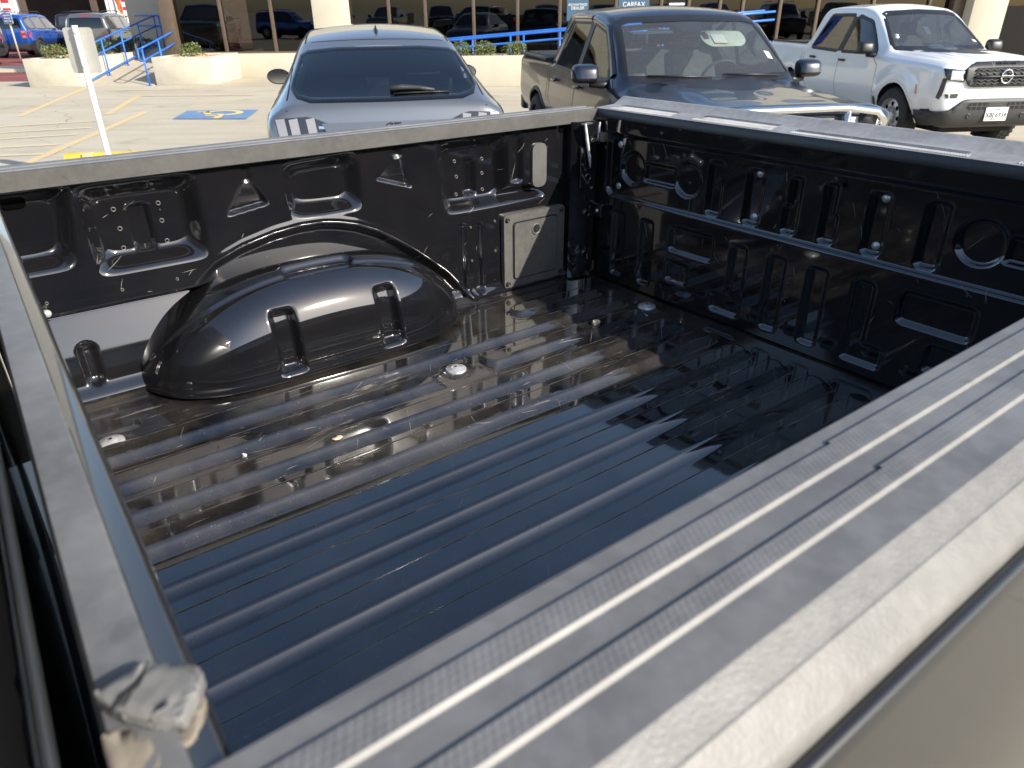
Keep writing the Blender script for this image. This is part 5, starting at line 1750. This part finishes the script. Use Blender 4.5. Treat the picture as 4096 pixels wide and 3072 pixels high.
        MB().box(bed1 - .02, bed0 + .02, -.80, .80, 1.155, 1.185, .012).build('bed_cover', M['cladding'], R_, sh=40)
        for xx in (-1.5, -1.95):
            MB().box(xx - .008, xx + .008, -.80, .80, 1.183, 1.190).build('cover_hinge', M['black'], R_)
        for sd_ in (1, -1):
            MB().box(bed1, bed0 + .02, sd_ * .80, sd_ * .90, 1.150, 1.170, .006).build('bed_rail_cap', M['cladding'], R_, sh=40)
    # tail lamps, tailgate
    tl = [(-.80, rails - .06), (-.70, rails - .06), (-.70, rails - .36), (-.80, rails - .36)]
    c.panel('tail_lamp', 'rear', tl, .004, M['red_lens'])
    c.panel('tail_lamp', 'rear', [(-a, b_) for a, b_ in tl], .004, M['red_lens'])
    c.panel('tailgate_handle', 'rear', [(-.16, rails - .08), (.16, rails - .08), (.16, rails - .15), (-.16, rails - .15)], .006, M['black'])
    c.ribbon('tailgate_seam', 'rear', [(-.68, rails - .02), (.68, rails - .02), (.68, rails - .55), (-.68, rails - .55)], .012, .002, M['gap'], lift=0)
    MB().box(-2.66 if kind == 'maverick' else -2.80, -2.50 if kind == 'maverick' else -2.62, -.86, .86, .42, .62, .03).build('rear_bumper', M['cladding'], R_, sh=40)
    if not simple_:
        interior(R_, 0, .62, blt + .02, .68, M['seat_light'] if kind == 'maverick' else M['seat'], M['dash'], xws - .06, -.92 if kind == 'maverick' else -1.05, 1, (.02, -.78))
        v = []
        MB().box(-.75, .35, -.60, .60, 1.585 if kind == 'maverick' else 1.665, 1.60 if kind == 'maverick' else 1.68).build('headliner', M['headliner'], R_)
    return c

mav = pickup('pickup_truck', 'dark blue pickup truck with a covered bed parked beyond the tailgate', M['p_navy'], (1.692, 8.738, 0), rad(-78.8), (1.117, 1.117, 1.028))
c = mav
# wipers, visor, stickers, grille guard of the dark pickup
for a in ((.62, .10), (-.02, -.58)):
    q = [c.cast('front', y, z) for y, z in ((a[0], 1.112), ((a[0] + a[1]) / 2, 1.125), (a[1], 1.132))]
    w_ = MB().tube([h + n * .014 for h, n in q], .009, 6).build('wiper', M['black'], c.root, True)
def ws_panel(car, name, poly, mat, off=-.006, thick=0):
    return car.panel(name, 'front', poly, off, mat)
vis = roundpoly([(-.08, 1.565), (.50, 1.565), (.53, 1.47), (.48, 1.43), (.18, 1.42), (.10, 1.50), (-.08, 1.52)], .03)
hv = []
for sd_, nm in ((1, 'sun_visor'), (-1, 'sun_visor')):
    poly = roundpoly([(.10, 1.555), (.54, 1.545), (.55, 1.46), (.48, 1.415), (.16, 1.415), (.10, 1.46)], .04) if sd_ > 0 else roundpoly([(-.54, 1.555), (-.14, 1.560), (-.14, 1.535), (-.52, 1.53)], .01)
    c.panel(nm, 'front', poly, -.07, M['headliner'])
c.panel('inspection_paper', 'front', [(.20, 1.515), (.325, 1.51), (.335, 1.43), (.205, 1.435)], -.062, M['plate'])
c.panel('paper_band', 'front', [(.205, 1.441), (.335, 1.436), (.335, 1.43), (.205, 1.435)], -.060, M['amber'])
c.panel('paper_patch', 'front', [(.125, 1.518), (.175, 1.517), (.175, 1.478), (.125, 1.479)], -.062, M['bronze'])
c.panel('sensor_housing', 'front', roundpoly([(-.16, 1.60), (.12, 1.60), (.10, 1.50), (-.10, 1.50)], .03), -.010, M['dash'])
c.panel('registration_sticker', 'front', [(.60, 1.32), (.645, 1.31), (.655, 1.25), (.61, 1.26)], .001, M['plate'])
mrr = MB().tube([(.62, -.16, 1.44), (.62, .12, 1.455)], .036, 10).build('rear_view_mirror', M['dash'], c.root, True)
MB().tube([(.62, -.02, 1.45), (.66, -.02, 1.52)], .015, 6).build('mirror_stalk', M['dash'], mrr, True)
MB().tube([(.625, -.20, 1.432), (.625, .16, 1.45)], .034, 10).build('mirror_camera', M['black'], mrr, True)
dsp = MB().box(.86, 1.12, -.38, .10, 1.085, 1.10, .006).build('dash_mat', M['seat_light'], c.root, sh=40)
gg = MB()
gg.tube([(2.50, -.72, .70), (2.58, -.70, .90), (2.58, -.64, .97), (2.56, -.40, 1.0), (2.56, .40, 1.0), (2.58, .64, .97), (2.58, .70, .90), (2.50, .72, .70)], .030, 10)
gg.tube([(2.57, -.66, .80), (2.57, .66, .80)], .026, 10)
for y in (-.42, .42): gg.tube([(2.56, y, 1.0), (2.57, y, .60)], .024, 8)
gg.build('grille_guard', M['chrome'], c.root, True)
for sd_ in (1, -1):
    lm = MB().lathe([(.001, .03), (.055, .032), (.062, .025), (.066, -.04), (.001, -.05)], 20, 'x', (2.54, sd_ * .60, .90)).build('guard_lamp', M['black'], c.root, sh=50)
    c.panel('head_lamp', 'front', [(sd_ * a, b_) for a, b_ in ((.42, .93), (.72, .92), (.72, .82), (.42, .82))], .006, M['lens'])
    h, n = c.cast('side', 1.23, .93, sd_)
c.panel('grille', 'front', [(-.40, .93), (.40, .93), (.40, .70), (-.40, .70)], .005, M['black'])
h, n = c.cast('side', 1.25, .90, -1)
text('fender_badge', 'XLT', .055, M['chrome'], c.root, frame(h + n * .004, (1, 0, 0), (0, 0, 1)), .002)
# vent visors over the side windows
for sd_ in (1, -1):
    for pl in ([(1.00, 1.13), (.52, 1.525), (.10, 1.60), (.05, 1.60)], [(-.0, 1.605), (-.62, 1.60), (-.74, 1.46)]):
        c.ribbon('vent_visor', 'side', pl, .06, .004, M['p_black'], sd_, closed=False, lift=.018)

fro = pickup('pickup_truck', 'white crew cab pickup truck parked at the right edge with a black grille', M['p_white'], (5.884, 12.079, 0), rad(-83.1), (.926, .926, .987), kind='frontier')
c = fro
# front end
fm = roundpoly(mir([(0, 1.118), (.44, 1.112), (.56, 1.06), (.58, .96), (.50, .86), (.44, .845), (0, .845)]), .02)
gf = c.panel('grille_frame', 'front', fm, .012, M['cladding'], thick=.02)
gi = c.panel('grille_back', 'front', mir([(0, 1.060), (.42, 1.055), (.46, 1.03), (.46, .93), (.42, .875), (0, .870)]), .034, M['gap'], parent=gf)
for r_ in range(5):
    z0 = .885 + r_ * .037
    pl = []
    for i in range(19):
        y = -.45 + i * .05
        pl.append((y, z0 + (.010 if i % 2 else -.010)))
    q = [c.cast('front', y, z) for y, z in pl]
    MB().tube([h + n * .040 for h, n in q], .0065, 6).build('grille_bar', M['cladding'], gf, True)
q = [c.cast('front', y, .965) for y in (-.45, -.2, 0, .2, .45)]
MB().tube([h + n * .044 for h, n in q], .014, 6).build('grille_bar', M['cladding'], gf, True)
h, n = c.cast('front', 0, .965)
eo = h + n * .055
em = MB().tube([(eo.x, eo.y + .078 * math.cos(a), eo.z + .078 * math.sin(a)) for a in np.linspace(0, 2 * math.pi, 28, endpoint=False)], .010, 8, closed=True).build('emblem', M['chrome'], gf, True)
MB().box(eo.x - .004, eo.x + .012, eo.y - .088, eo.y + .088, eo.z - .013, eo.z + .013, .003).build('emblem_bar', M['chrome'], em)
text('emblem_text', 'NISSAN', .026, M['plate_ink'], em, frame((eo.x + .013, eo.y, eo.z), (0, 1, 0), (0, 0, 1)), .001, bold=.0006)
h, n = c.cast('front', 0, 1.088)
text('model_lettering', 'FRONTIER', .042, M['lamp_smoke'], gf, frame(h + n * .034, (0, 1, 0), (0, 0, 1)), .003, bold=.001, spacing=1.5)
for sd_ in (1, -1):
    hl = c.panel('head_lamp', 'front', [(sd_ * a, b_) for a, b_ in ((.575, 1.045), (.845, 1.055), (.83, .985), (.80, .93), (.575, .905))], .008, M['lamp_smoke'], thick=.01)
    c.panel('lamp_reflector', 'front', [(sd_ * a, b_) for a, b_ in ((.595, 1.030), (.765, 1.035), (.765, .935), (.595, .920))], .020, M['lens'], parent=hl)
    c.panel('lamp_drop', 'front', [(sd_ * a, b_) for a, b_ in ((.80, .95), (.84, .95), (.86, .72), (.83, .70), (.81, .75))], .006, M['lamp_smoke'])
    c.panel('fog_slot', 'front', roundpoly([(sd_ * .60, .770), (sd_ * .79, .765), (sd_ * .76, .715), (sd_ * .61, .715)], .012), .004, M['cladding'])
    c.panel('side_marker', 'side', [(2.18, .85), (2.21, .85), (2.245, .74), (2.215, .74)], .004, M['amber'], sd_)
    c.panel('mud_flap', 'side', [(1.22, .62), (1.27, .62), (1.27, .36), (1.20, .36)], .010, M['cladding'], sd_)
bo = c.panel('front_bumper', 'front', mir([(0, .705), (.46, .700), (.52, .685), (.68, .575), (.92, .545), (.92, .40), (.6, .385), (0, .385)]), .012, M['cladding'], thick=.03)
for sd_ in (1, -1):
    c.panel('bumper_corner', 'side', [(2.22, .545), (2.50, .545), (2.62, .50), (2.62, .40), (2.25, .36)], .010, M['cladding'], sd_, parent=bo, thick=.012)
    c.panel('lower_grille', 'front', roundpoly([(sd_ * .14, .66), (sd_ * .42, .66), (sd_ * .46, .60), (sd_ * .42, .575), (sd_ * .14, .575)], .01), .046, M['gap'], parent=bo)
    for k in range(4):
        y = sd_ * (.17 + .075 * k)
        c.panel('grille_rib', 'front', [(y - .008, .66), (y + .008, .66), (y + .008, .575), (y - .008, .575)], .050, M['cladding'], parent=bo)
    c.panel('grille_rib', 'front', [(sd_ * .14, .624), (sd_ * .44, .624), (sd_ * .44, .612), (sd_ * .14, .612)], .0515, M['cladding'], parent=bo)
    h, n = c.cast('front', sd_ * .40, .50)
    MB().lathe([(.018, h.x + .04), (.030, h.x + .046), (.034, h.x + .02)], 12, 'x', (0, h.y, h.z)).build('tow_hook', M['black'], bo, True)
h, n = c.cast('front', 0, .52); PX = h.x + .050
pl = MB().box(PX, PX + .005, -.165, .165, .435, .60, .004).build('number_plate', M['plate'], c.root, sh=40)
text('plate_text', 'XBJ·6934', .082, M['plate_ink'], pl, frame((PX + .006, 0, .505), (0, 1, 0), (0, 0, 1)), .0008, bold=.0012)
text('plate_text', 'TEXAS', .030, M['plate_ink'], pl, frame((PX + .006, 0, .575), (0, 1, 0), (0, 0, 1)), .0008, bold=.0006)
MB().box(PX + .0055, PX + .0065, -.09, .09, .448, .454).build('plate_line', M['plate_ink'], pl)
# things on the white pickup's dash
hat = empty('cap', c.root.matrix_world @ Vector((0, 0, 0)))
bpy.context.view_layer.update()
def on(car, p): return car.root.matrix_world @ Vector(p)
hat.location = on(fro, (1.02, .08, 1.17))
tag(hat, 'pale green cloth cap lying on the dashboard of the white pickup', 'cap')
M['mint'] = simple('pale green cloth', (0.42, 0.62, 0.52), 0.9, var=0.25, vscale=12)
bm = bmesh.new(); bmesh.ops.create_uvsphere(bm, u_segments=20, v_segments=12, radius=1)
for v in bm.verts:
    v.co = Vector((v.co.x * .15, v.co.y * .10, max(0, v.co.z) * .10 + .002 * math.sin(v.co.x * 9)))
me = bpy.data.meshes.new('crown'); bm.to_mesh(me); bm.free(); me.materials.append(M['mint'])
me.polygons.foreach_set('use_smooth', [True] * len(me.polygons))
o = bpy.data.objects.new('crown', me); COL.objects.link(o); o.parent = hat
bl_ = [(.24 * math.cos(a) * 1.0, -.02 + .13 * math.sin(a)) for a in np.linspace(0, 2 * math.pi, 26, endpoint=False)]
MB().prism(bl_, .0, .008, 'z').build('brim', M['mint'], hat)
plush = empty('plush_toy', on(fro, (.98, -.58, 1.17)))
tag(plush, 'small pale green plush toy on the dashboard of the white pickup', 'toy')
M['plush'] = simple('pale plush', (0.42, 0.50, 0.40), 0.95, var=0.3, vscale=30, bmp=.6, bscale=90)
def blob(name, cx, cy, cz, rx, ry, rz_, parent, mat):
    bm = bmesh.new(); bmesh.ops.create_uvsphere(bm, u_segments=14, v_segments=9, radius=1)
    for v in bm.verts: v.co = Vector((v.co.x * rx + cx, v.co.y * ry + cy, v.co.z * rz_ + cz))
    me = bpy.data.meshes.new(name); bm.to_mesh(me); bm.free(); me.materials.append(mat)
    me.polygons.foreach_set('use_smooth', [True] * len(me.polygons))
    o = bpy.data.objects.new(name, me); COL.objects.link(o); o.parent = parent; return o
blob('torso', 0, 0, .07, .06, .05, .07, plush, M['plush']); blob('head', 0, .01, .17, .05, .06, .05, plush, M['plush'])
for sx in (-1, 1):
    blob('arm', sx * .08, 0, .10, .05, .022, .022, plush, M['plush']); blob('foot', sx * .05, -.04, .02, .03, .05, .02, plush, M['plush'])
blob('hat', 0, .015, .215, .035, .04, .02, plush, M['headliner'])
c.panel('parking_placard', 'front', [(-.065, 1.52), (.015, 1.52), (.015, 1.42), (-.065, 1.42)], -.03, M['plate'])
c.panel('sensor_housing', 'front', roundpoly([(-.10, 1.68), (.10, 1.68), (.08, 1.62), (-.08, 1.62)], .02), -.008, M['dash'])
c.panel('registration_sticker', 'front', [(.60, 1.33), (.655, 1.32), (.66, 1.29), (.61, 1.30)], .001, M['plate'])

# ------------------------------------------------------------------ boxy sport utility vehicles in the background
def suv(label, paint_m, loc, rz, group='sport utility vehicles parked in the back row', scale=1.0, roof_m=None):
    spec = [
     (-2.19, .42, .60, .60, .74, .98, .74, 1.05, .70, 1.06), (-2.16, .36, .66, .60, .84, 1.04, .83, 1.40, .72, 1.42), (-2.10, .32, .70, .62, .90, 1.07, .88, 1.62, .70, 1.66),
     (-1.98, .30, .74, .66, .93, 1.08, .90, 1.70, .68, 1.745), (-1.2, .28, .75, .68, .94, 1.08, .91, 1.745, .66, 1.785), (-.3, .28, .75, .68, .94, 1.07, .91, 1.74, .65, 1.785),
     (.2, .28, .75, .68, .94, 1.06, .91, 1.69, .66, 1.73), (.55, .28, .75, .68, .94, 1.05, .91, 1.48, .69, 1.52), (.95, .28, .75, .68, .94, 1.04, .91, 1.16, .74, 1.20),
     (1.15, .28, .75, .68, .94, 1.03, .91, 1.09, .77, 1.13), (1.9, .30, .73, .66, .93, 1.0, .90, 1.05, .77, 1.09), (2.12, .34, .68, .62, .86, .95, .85, 1.0, .74, 1.03), (2.19, .42, .58, .6, .72, .85, .72, .88, .64, .89)]
    c = Car('sport_utility_vehicle', label, spec, loc, rz, scale, step=.07, cat='SUV', group=group, fil=(.06, .10, .05, .09))
    for wx in (-1.33, 1.33): c.arch(wx, .37, .43)
    def rules(x, k, side, ct):
        if ct[2] < .60 : return 'cladding'
        if k >= I_ROOF and -2.0 < x < .2: return 'roof'
        if k >= I_ROOF - 3 and x > 1.1: return 'hood'
        if x < -2.12: return 'tailgate'
    c.finish(rules, mats=dict(body=paint_m, cladding=M['cladding'], roof=roof_m or paint_m, hood=paint_m, tailgate=paint_m))
    c.panel('rear_window', 'rear', roundpoly(mir([(0, 1.60), (.62, 1.58), (.70, 1.20), (0, 1.17)]), .03), .004, M['glass_dark'], step=.15)
    c.panel('brake_light', 'rear', [(-.2, 1.675), (.2, 1.675), (.2, 1.645), (-.2, 1.645)], .006, M['red_lens'])
    c.panel('windshield', 'front', mir([(0, 1.66), (.55, 1.62), (.68, 1.20), (0, 1.18)]), .003, M['glass_dark'], step=.15)
    c.panel('lower_bumper', 'rear', [(-.8, .60), (.8, .60), (.75, .45), (-.75, .45)], .01, M['cladding'], step=.15)
    for sd_ in (1, -1):
        for pl in ([(-1.98, 1.18), (-1.92, 1.60), (-1.42, 1.62), (-1.36, 1.16)], [(-1.24, 1.16), (-1.26, 1.62), (-.40, 1.63), (-.36, 1.14)], [(-.28, 1.14), (-.30, 1.62), (.20, 1.58), (.68, 1.22), (.70, 1.13)]):
            c.panel('side_window', 'side', roundpoly(pl, .05), .004, M['glass_suv'], sd_, step=.15)
            c.ribbon('window_trim', 'side', roundpoly(pl, .05), .04, .003, M['black'], sd_)
        tlp = roundpoly([(sd_ * .60, 1.12), (sd_ * .80, 1.12), (sd_ * .82, .80), (sd_ * .62, .80)], .04)
        tl_ = c.panel('tail_lamp', 'rear', tlp, .010, M['red_lens'], step=.15)
        for zc in (1.05, .865):
            c.panel('lamp_reverse', 'rear', roundpoly([(sd_ * .645, zc + .045), (sd_ * .775, zc + .045), (sd_ * .775, zc - .045), (sd_ * .645, zc - .045)], .02), .018, M['lamp_white'], step=.15, parent=tl_)
        c.panel('tail_lamp_side', 'side', roundpoly([(-2.10, 1.08), (-1.98, 1.08), (-1.98, .84), (-2.10, .82)], .03), .006, M['red_lens'], sd_, step=.15)
        for hx in (-.55, .45):
            h, n = c.cast('side', hx, .99, sd_)
            q = MB().box(hx - .09, hx + .09, -.02, .02, -.018, .018, .01).build('door_handle', M['black'], c.root); q.location = (0, h.y + sd_ * .02, h.z)
        for xx in (-.33, .75, -1.22):
            c.ribbon('door_seam', 'side', [(xx, .55), (xx, 1.06)], .014, .002, M['gap'], sd_, closed=False, lift=0)
        MB().tube([(-1.8, sd_ * .60, 1.80), (-1.7, sd_ * .60, 1.835), (-.1, sd_ * .59, 1.835), (.05, sd_ * .59, 1.78)], .018, 6).build('roof_rail', M['black'], c.root, True)
        MB().box(.62, .75, sd_ * 1.0 - .10, sd_ * 1.0 + .10, 1.08, 1.24, .04).build('door_mirror', M['black'], c.root, sh=40)
        for wx in (-1.33, 1.33):
            arc = [(wx + .45 * math.cos(a), .37 + .45 * math.sin(a)) for a in np.linspace(rad(-5), rad(185), 24)]
            c.ribbon('arch_trim', 'side', arc, .09, .004, M['cladding'], sd_, closed=False, lift=.012)
            wheel(c.root, wx, sd_ * .81, .37, .37, .24, sd_, M['bright_alloy'] if wx < 0 else M['dark_wheel'])
    MB().box(-1.9, 1.9, -.6, .6, .26, .5).build('underbody', M['gap'], c.root)
    return c
M['glass_suv'] = simple('sky reflecting tinted glass', (0.02, 0.022, 0.025), 0.03, coat=1.0, spec=1.0)
A8 = rad(90 + 6)
suv('bright blue boxy SUV behind the small blue sign', M['p_blue'], (-22.1, 36.8, 0), A8)
suv('iron grey boxy SUV with red tail lamps behind the parking sign', M['p_silver'], (-17.75, 35.3, 0), A8)
suv('black SUV cut off by the left edge of the picture', M['p_black'], (-21.65, 29.9, 0), rad(209))
suv('black SUV with its windows open in front of the service bay', M['p_black'], (-22.6, 44.5, 0), rad(20))
suv('tan grey SUV between the blue one and the service bay', M['p_tan'], (-26.2, 42.5, 0), rad(60))
suv('white SUV partly hidden between the blue and the grey one', M['p_white'], (-19.9, 38.8, 0), rad(97), scale=.93)

# vehicles behind the camera that the showroom glass mirrors
GB = 'vehicles parked behind the camera, mirrored in the showroom glass'
pickup('pickup_truck', 'grey heavy pickup mirrored in the leftmost showroom windows', M['p_silver'], (-14.4, 8.2, 0), rad(80), 1.18, 'frontier', GB, True)
suv('blue SUV mirrored in the showroom window next to the cream column', M['p_blue'], (-15.8, -11.0, 0), rad(10), GB)
pickup('pickup_truck', 'black pickup mirrored in the glass above the grey car, left one', M['p_black'], (-1.0, -7.5, 0), rad(95), 1.12, 'frontier', GB, True)
pickup('pickup_truck', 'dark pickup mirrored in the glass left of the blue poster', M['p_silver'], (2.6, -7.8, 0), rad(92), 1.12, 'frontier', GB, True)
pickup('pickup_truck', 'black pickup mirrored in the glass behind the blue poster', M['p_black'], (6.4, -7.6, 0), rad(88), 1.12, 'frontier', GB, True)
suv('black SUV mirrored in the glass right of the last cream column', M['p_black'], (16.5, -2.0, 0), rad(95), GB, 1.1)

def dup_tree(o, parent=None):
    k = o.copy(); COL.objects.link(k)
    if parent is not None: k.parent = parent
    for ch in o.children: dup_tree(ch, k)
    return k
proto = [o for o in bpy.data.objects if o.get('group') == GB and o.name.startswith('pickup_truck')]
for i, (x, y, r_) in enumerate(((-12.5, -12, 78), (-8.8, -13, 95), (-5.0, -13.4, 84), (10.4, -8.2, 97), (14.2, -9, 88), (19, -9.5, 93), (23.5, -10, 85))):
    k = dup_tree(proto[1 + i % 3]); k.location = (x, y, 0); k.rotation_euler = (0, 0, rad(r_))
    k['label'] = 'dark pickup in the long row behind the camera, mirrored faintly in the showroom glass'
    k['group'] = 'row of pickups behind the camera'
# ================================================================== cab of the foreground pickup, wheels, bed details
spec = [(-.085, .52, .80, .80, .93, 1.16, .93, 1.62, .76, 1.64), (-.10, .44, .84, .80, .99, 1.20, .975, 1.84, .74, 1.87), (-.16, .42, .86, .80, 1.0, 1.21, .98, 1.88, .73, 1.93),
        (-.9, .42, .86, .80, 1.0, 1.21, .98, 1.90, .72, 1.95), (-1.7, .42, .86, .80, 1.0, 1.20, .98, 1.87, .72, 1.92), (-2.1, .42, .86, .80, 1.0, 1.20, .98, 1.66, .76, 1.71), (-2.65, .42, .86, .80, 1.0, 1.19, .98, 1.27, .82, 1.31),
        (-2.9, .42, .86, .80, 1.0, 1.18, .98, 1.22, .85, 1.27), (-3.8, .44, .84, .78, .99, 1.14, .96, 1.18, .84, 1.22), (-4.1, .5, .78, .74, .92, 1.08, .90, 1.12, .80, 1.15), (-4.16, .55, .7, .7, .8, 1.0, .8, 1.02, .72, 1.03)]
tc = Car('cab_frame', 'tmp', spec, (0, 0, 0), 0, fil=(.06, .12, .05, .10))
for k_ in ('label', 'category'): del tc.root[k_]
tc.root.parent = truck
tc.root.location = (0, .787, 0)
tc.root.name = 'cab'
tc.arch(-3.05, .42, .50)
tc.finish(lambda x, k, s_, ct: 'hood' if (k >= I_ROOF - 3 and x < -2.85) else ('cab_roof' if k >= I_ROOF and -2.0 < x < -.12 else None), default='cab_body', mats=dict(body=M['body_black'], hood=M['body_black'], cab_roof=M['body_black'], cab_body=M['body_black']))
for sd_ in (1, -1):
    tc.panel('side_window', 'side', roundpoly([(-.30, 1.26), (-.34, 1.78), (-1.20, 1.80), (-1.24, 1.25)], .05), .004, M['glass_suv'], sd_, step=.15)
    tc.panel('side_window', 'side', roundpoly([(-1.32, 1.25), (-1.34, 1.80), (-1.80, 1.76), (-2.42, 1.28)], .05), .004, M['glass_suv'], sd_, step=.15)
# back window of the cab and the pressed ridge under it
MB().box(-.088, -.078, -.62, .62, 1.50, 1.82, .004).build('back_window', M['glass_suv'], tc.root)
for z in (1.362,):
    MB().tube([(-.0815, -.80, z), (-.0795, 0, z), (-.0815, .80, z)], .0045, 8).build('panel_ridge', M['scuff2'] if 'scuff2' in M else M['alu'], tc.root, True)
for x, y in ((.632, -.02), (.632, 1.594), (-3.05, -.02), (-3.05, 1.594)):
    wheel(truck, x, y, .40, .40, .27, -1 if y < .5 else 1, M['dark_wheel'])

# scratches in the bed
M['scratch'] = simple('bare scratch', (0.34, 0.32, 0.28), 0.5, var=0.2)
def scratches(name, n, place, seed, parent, wmin=.0003, wmax=.0009, lmax=.14):
    r = random.Random(seed)
    v = []; f = []
    for i in range(n):
        u, w_, ang, ln = place(r)
        ln = min(ln, lmax)
        cv = r.uniform(-1.2, 1.2) * r.random() ** 4
        k = 7
        wd = r.uniform(wmin, wmax)
        q = len(v)
        for j in range(k):
            t = j / (k - 1) - .5
            a = ang + cv * t * .5
            pu, pv = u + math.cos(a) * ln * t, w_ + math.sin(a) * ln * t
            ww = wd * (1 - (2 * t) ** 2) + .00005
            nx, ny = -math.sin(a) * ww / 2, math.cos(a) * ww / 2
            v.append((pu + nx, pv + ny)); v.append((pu - nx, pv - ny))
        for j in range(k - 1):
            f.append((q + 2 * j, q + 2 * j + 1, q + 2 * j + 3, q + 2 * j + 2))
    return np.array(v), f
v, f = scratches('s', 320, lambda r: (r.uniform(.05, 1.60), r.uniform(.15, 1.33), r.choice([r.gauss(0, .10), r.gauss(0, .10), r.gauss(.25, .3), r.gauss(.9, .5)]), r.expovariate(30) + .004), 4, None, .00018, .00055)
hz = floor_h(v[:, :1], v[:, 1:])[:, 0] + .0004
o = T(mk('scratches', np.column_stack([v, hz]), f, M['scratch'], truck, False)); o['kind'] = 'stuff'
v, f = scratches('s', 45, lambda r: (r.uniform(.25, 1.5), r.uniform(.03, .46), r.gauss(1.4, .5), r.expovariate(35) + .006), 9, None, .0003, .0010, .08)
hx = 1.660 + gate_d(v[:, :1], v[:, 1:])[:, 0] - .0005
o = mk('scratches', np.column_stack([hx, v]), f, M['scratch'], gate, False); o['kind'] = 'stuff'
v, f = scratches('s', 40, lambda r: (r.uniform(.0, 1.5), r.uniform(.03, .46), r.gauss(.8, .6), r.expovariate(45) + .005), 12, None, .0003, .0007, .06)
hy = 1.60 + wall_d(v[:, :1], v[:, 1:])[:, 0] - .0005
o = mk('scratches', np.column_stack([v[:, 0], hy, v[:, 1]]), f, M['scratch'], far_wall, False); o['kind'] = 'stuff'

# bits lying on the bed floor
M['leaf_dry'] = simple('dry leaf bit', (0.55, 0.45, 0.32), 0.9, var=0.3, vscale=200)
M['pebble'] = simple('pale pebble', (0.62, 0.60, 0.56), 0.8, var=0.2, vscale=200)
rotz = Matrix.Rotation(YAW, 4, 'Z')
def in_bed(x, y, dz=.0):
    z = float(floor_h(np.array([[x]]), np.array([[y]]))[0, 0]) + dz
    p = rotz @ Vector((x, y, z + BZ)); return Vector((p.x + TX, p.y + TY, p.z))
def bit(name, x, y, s, mat, label, cat, seed, flat=.6, group=None):
    r = random.Random(seed)
    bm = bmesh.new(); bmesh.ops.create_icosphere(bm, subdivisions=2, radius=1)
    for v in bm.verts:
        k = 1 + .35 * r.uniform(-1, 1)
        v.co = Vector((v.co.x * s * k * 1.3, v.co.y * s * k * .8, v.co.z * s * k * flat + s * flat * .7))
    me = bpy.data.meshes.new(name); bm.to_mesh(me); bm.free(); me.materials.append(mat)
    o = bpy.data.objects.new(name, me); COL.objects.link(o); o.location = in_bed(x, y); o.rotation_euler = (0, 0, r.uniform(0, 6))
    tag(o, label, cat, group); return o
bit('dry_leaf', 1.335, 1.185, .011, M['leaf_dry'], 'crumpled dry leaf bit on the bed floor near the tailgate shadow', 'debris', 1)
bit('pebble', .275, 1.135, .006, M['pebble'], 'tiny pale pebble on the bed floor near the bulkhead', 'debris', 2)
bit('seed_husk', .455, 1.055, .008, M['leaf_dry'], 'small tan seed husk on a rib left of the middle of the bed floor', 'debris', 3, .4)
bit('pebble', 1.205, .400, .007, M['pebble'], 'white pebble on the bed floor close to the near rail', 'debris', 4)
bit('pebble', 1.185, .385, .005, M['pebble'], 'smaller pale pebble beside the white one near the near rail', 'debris', 5)
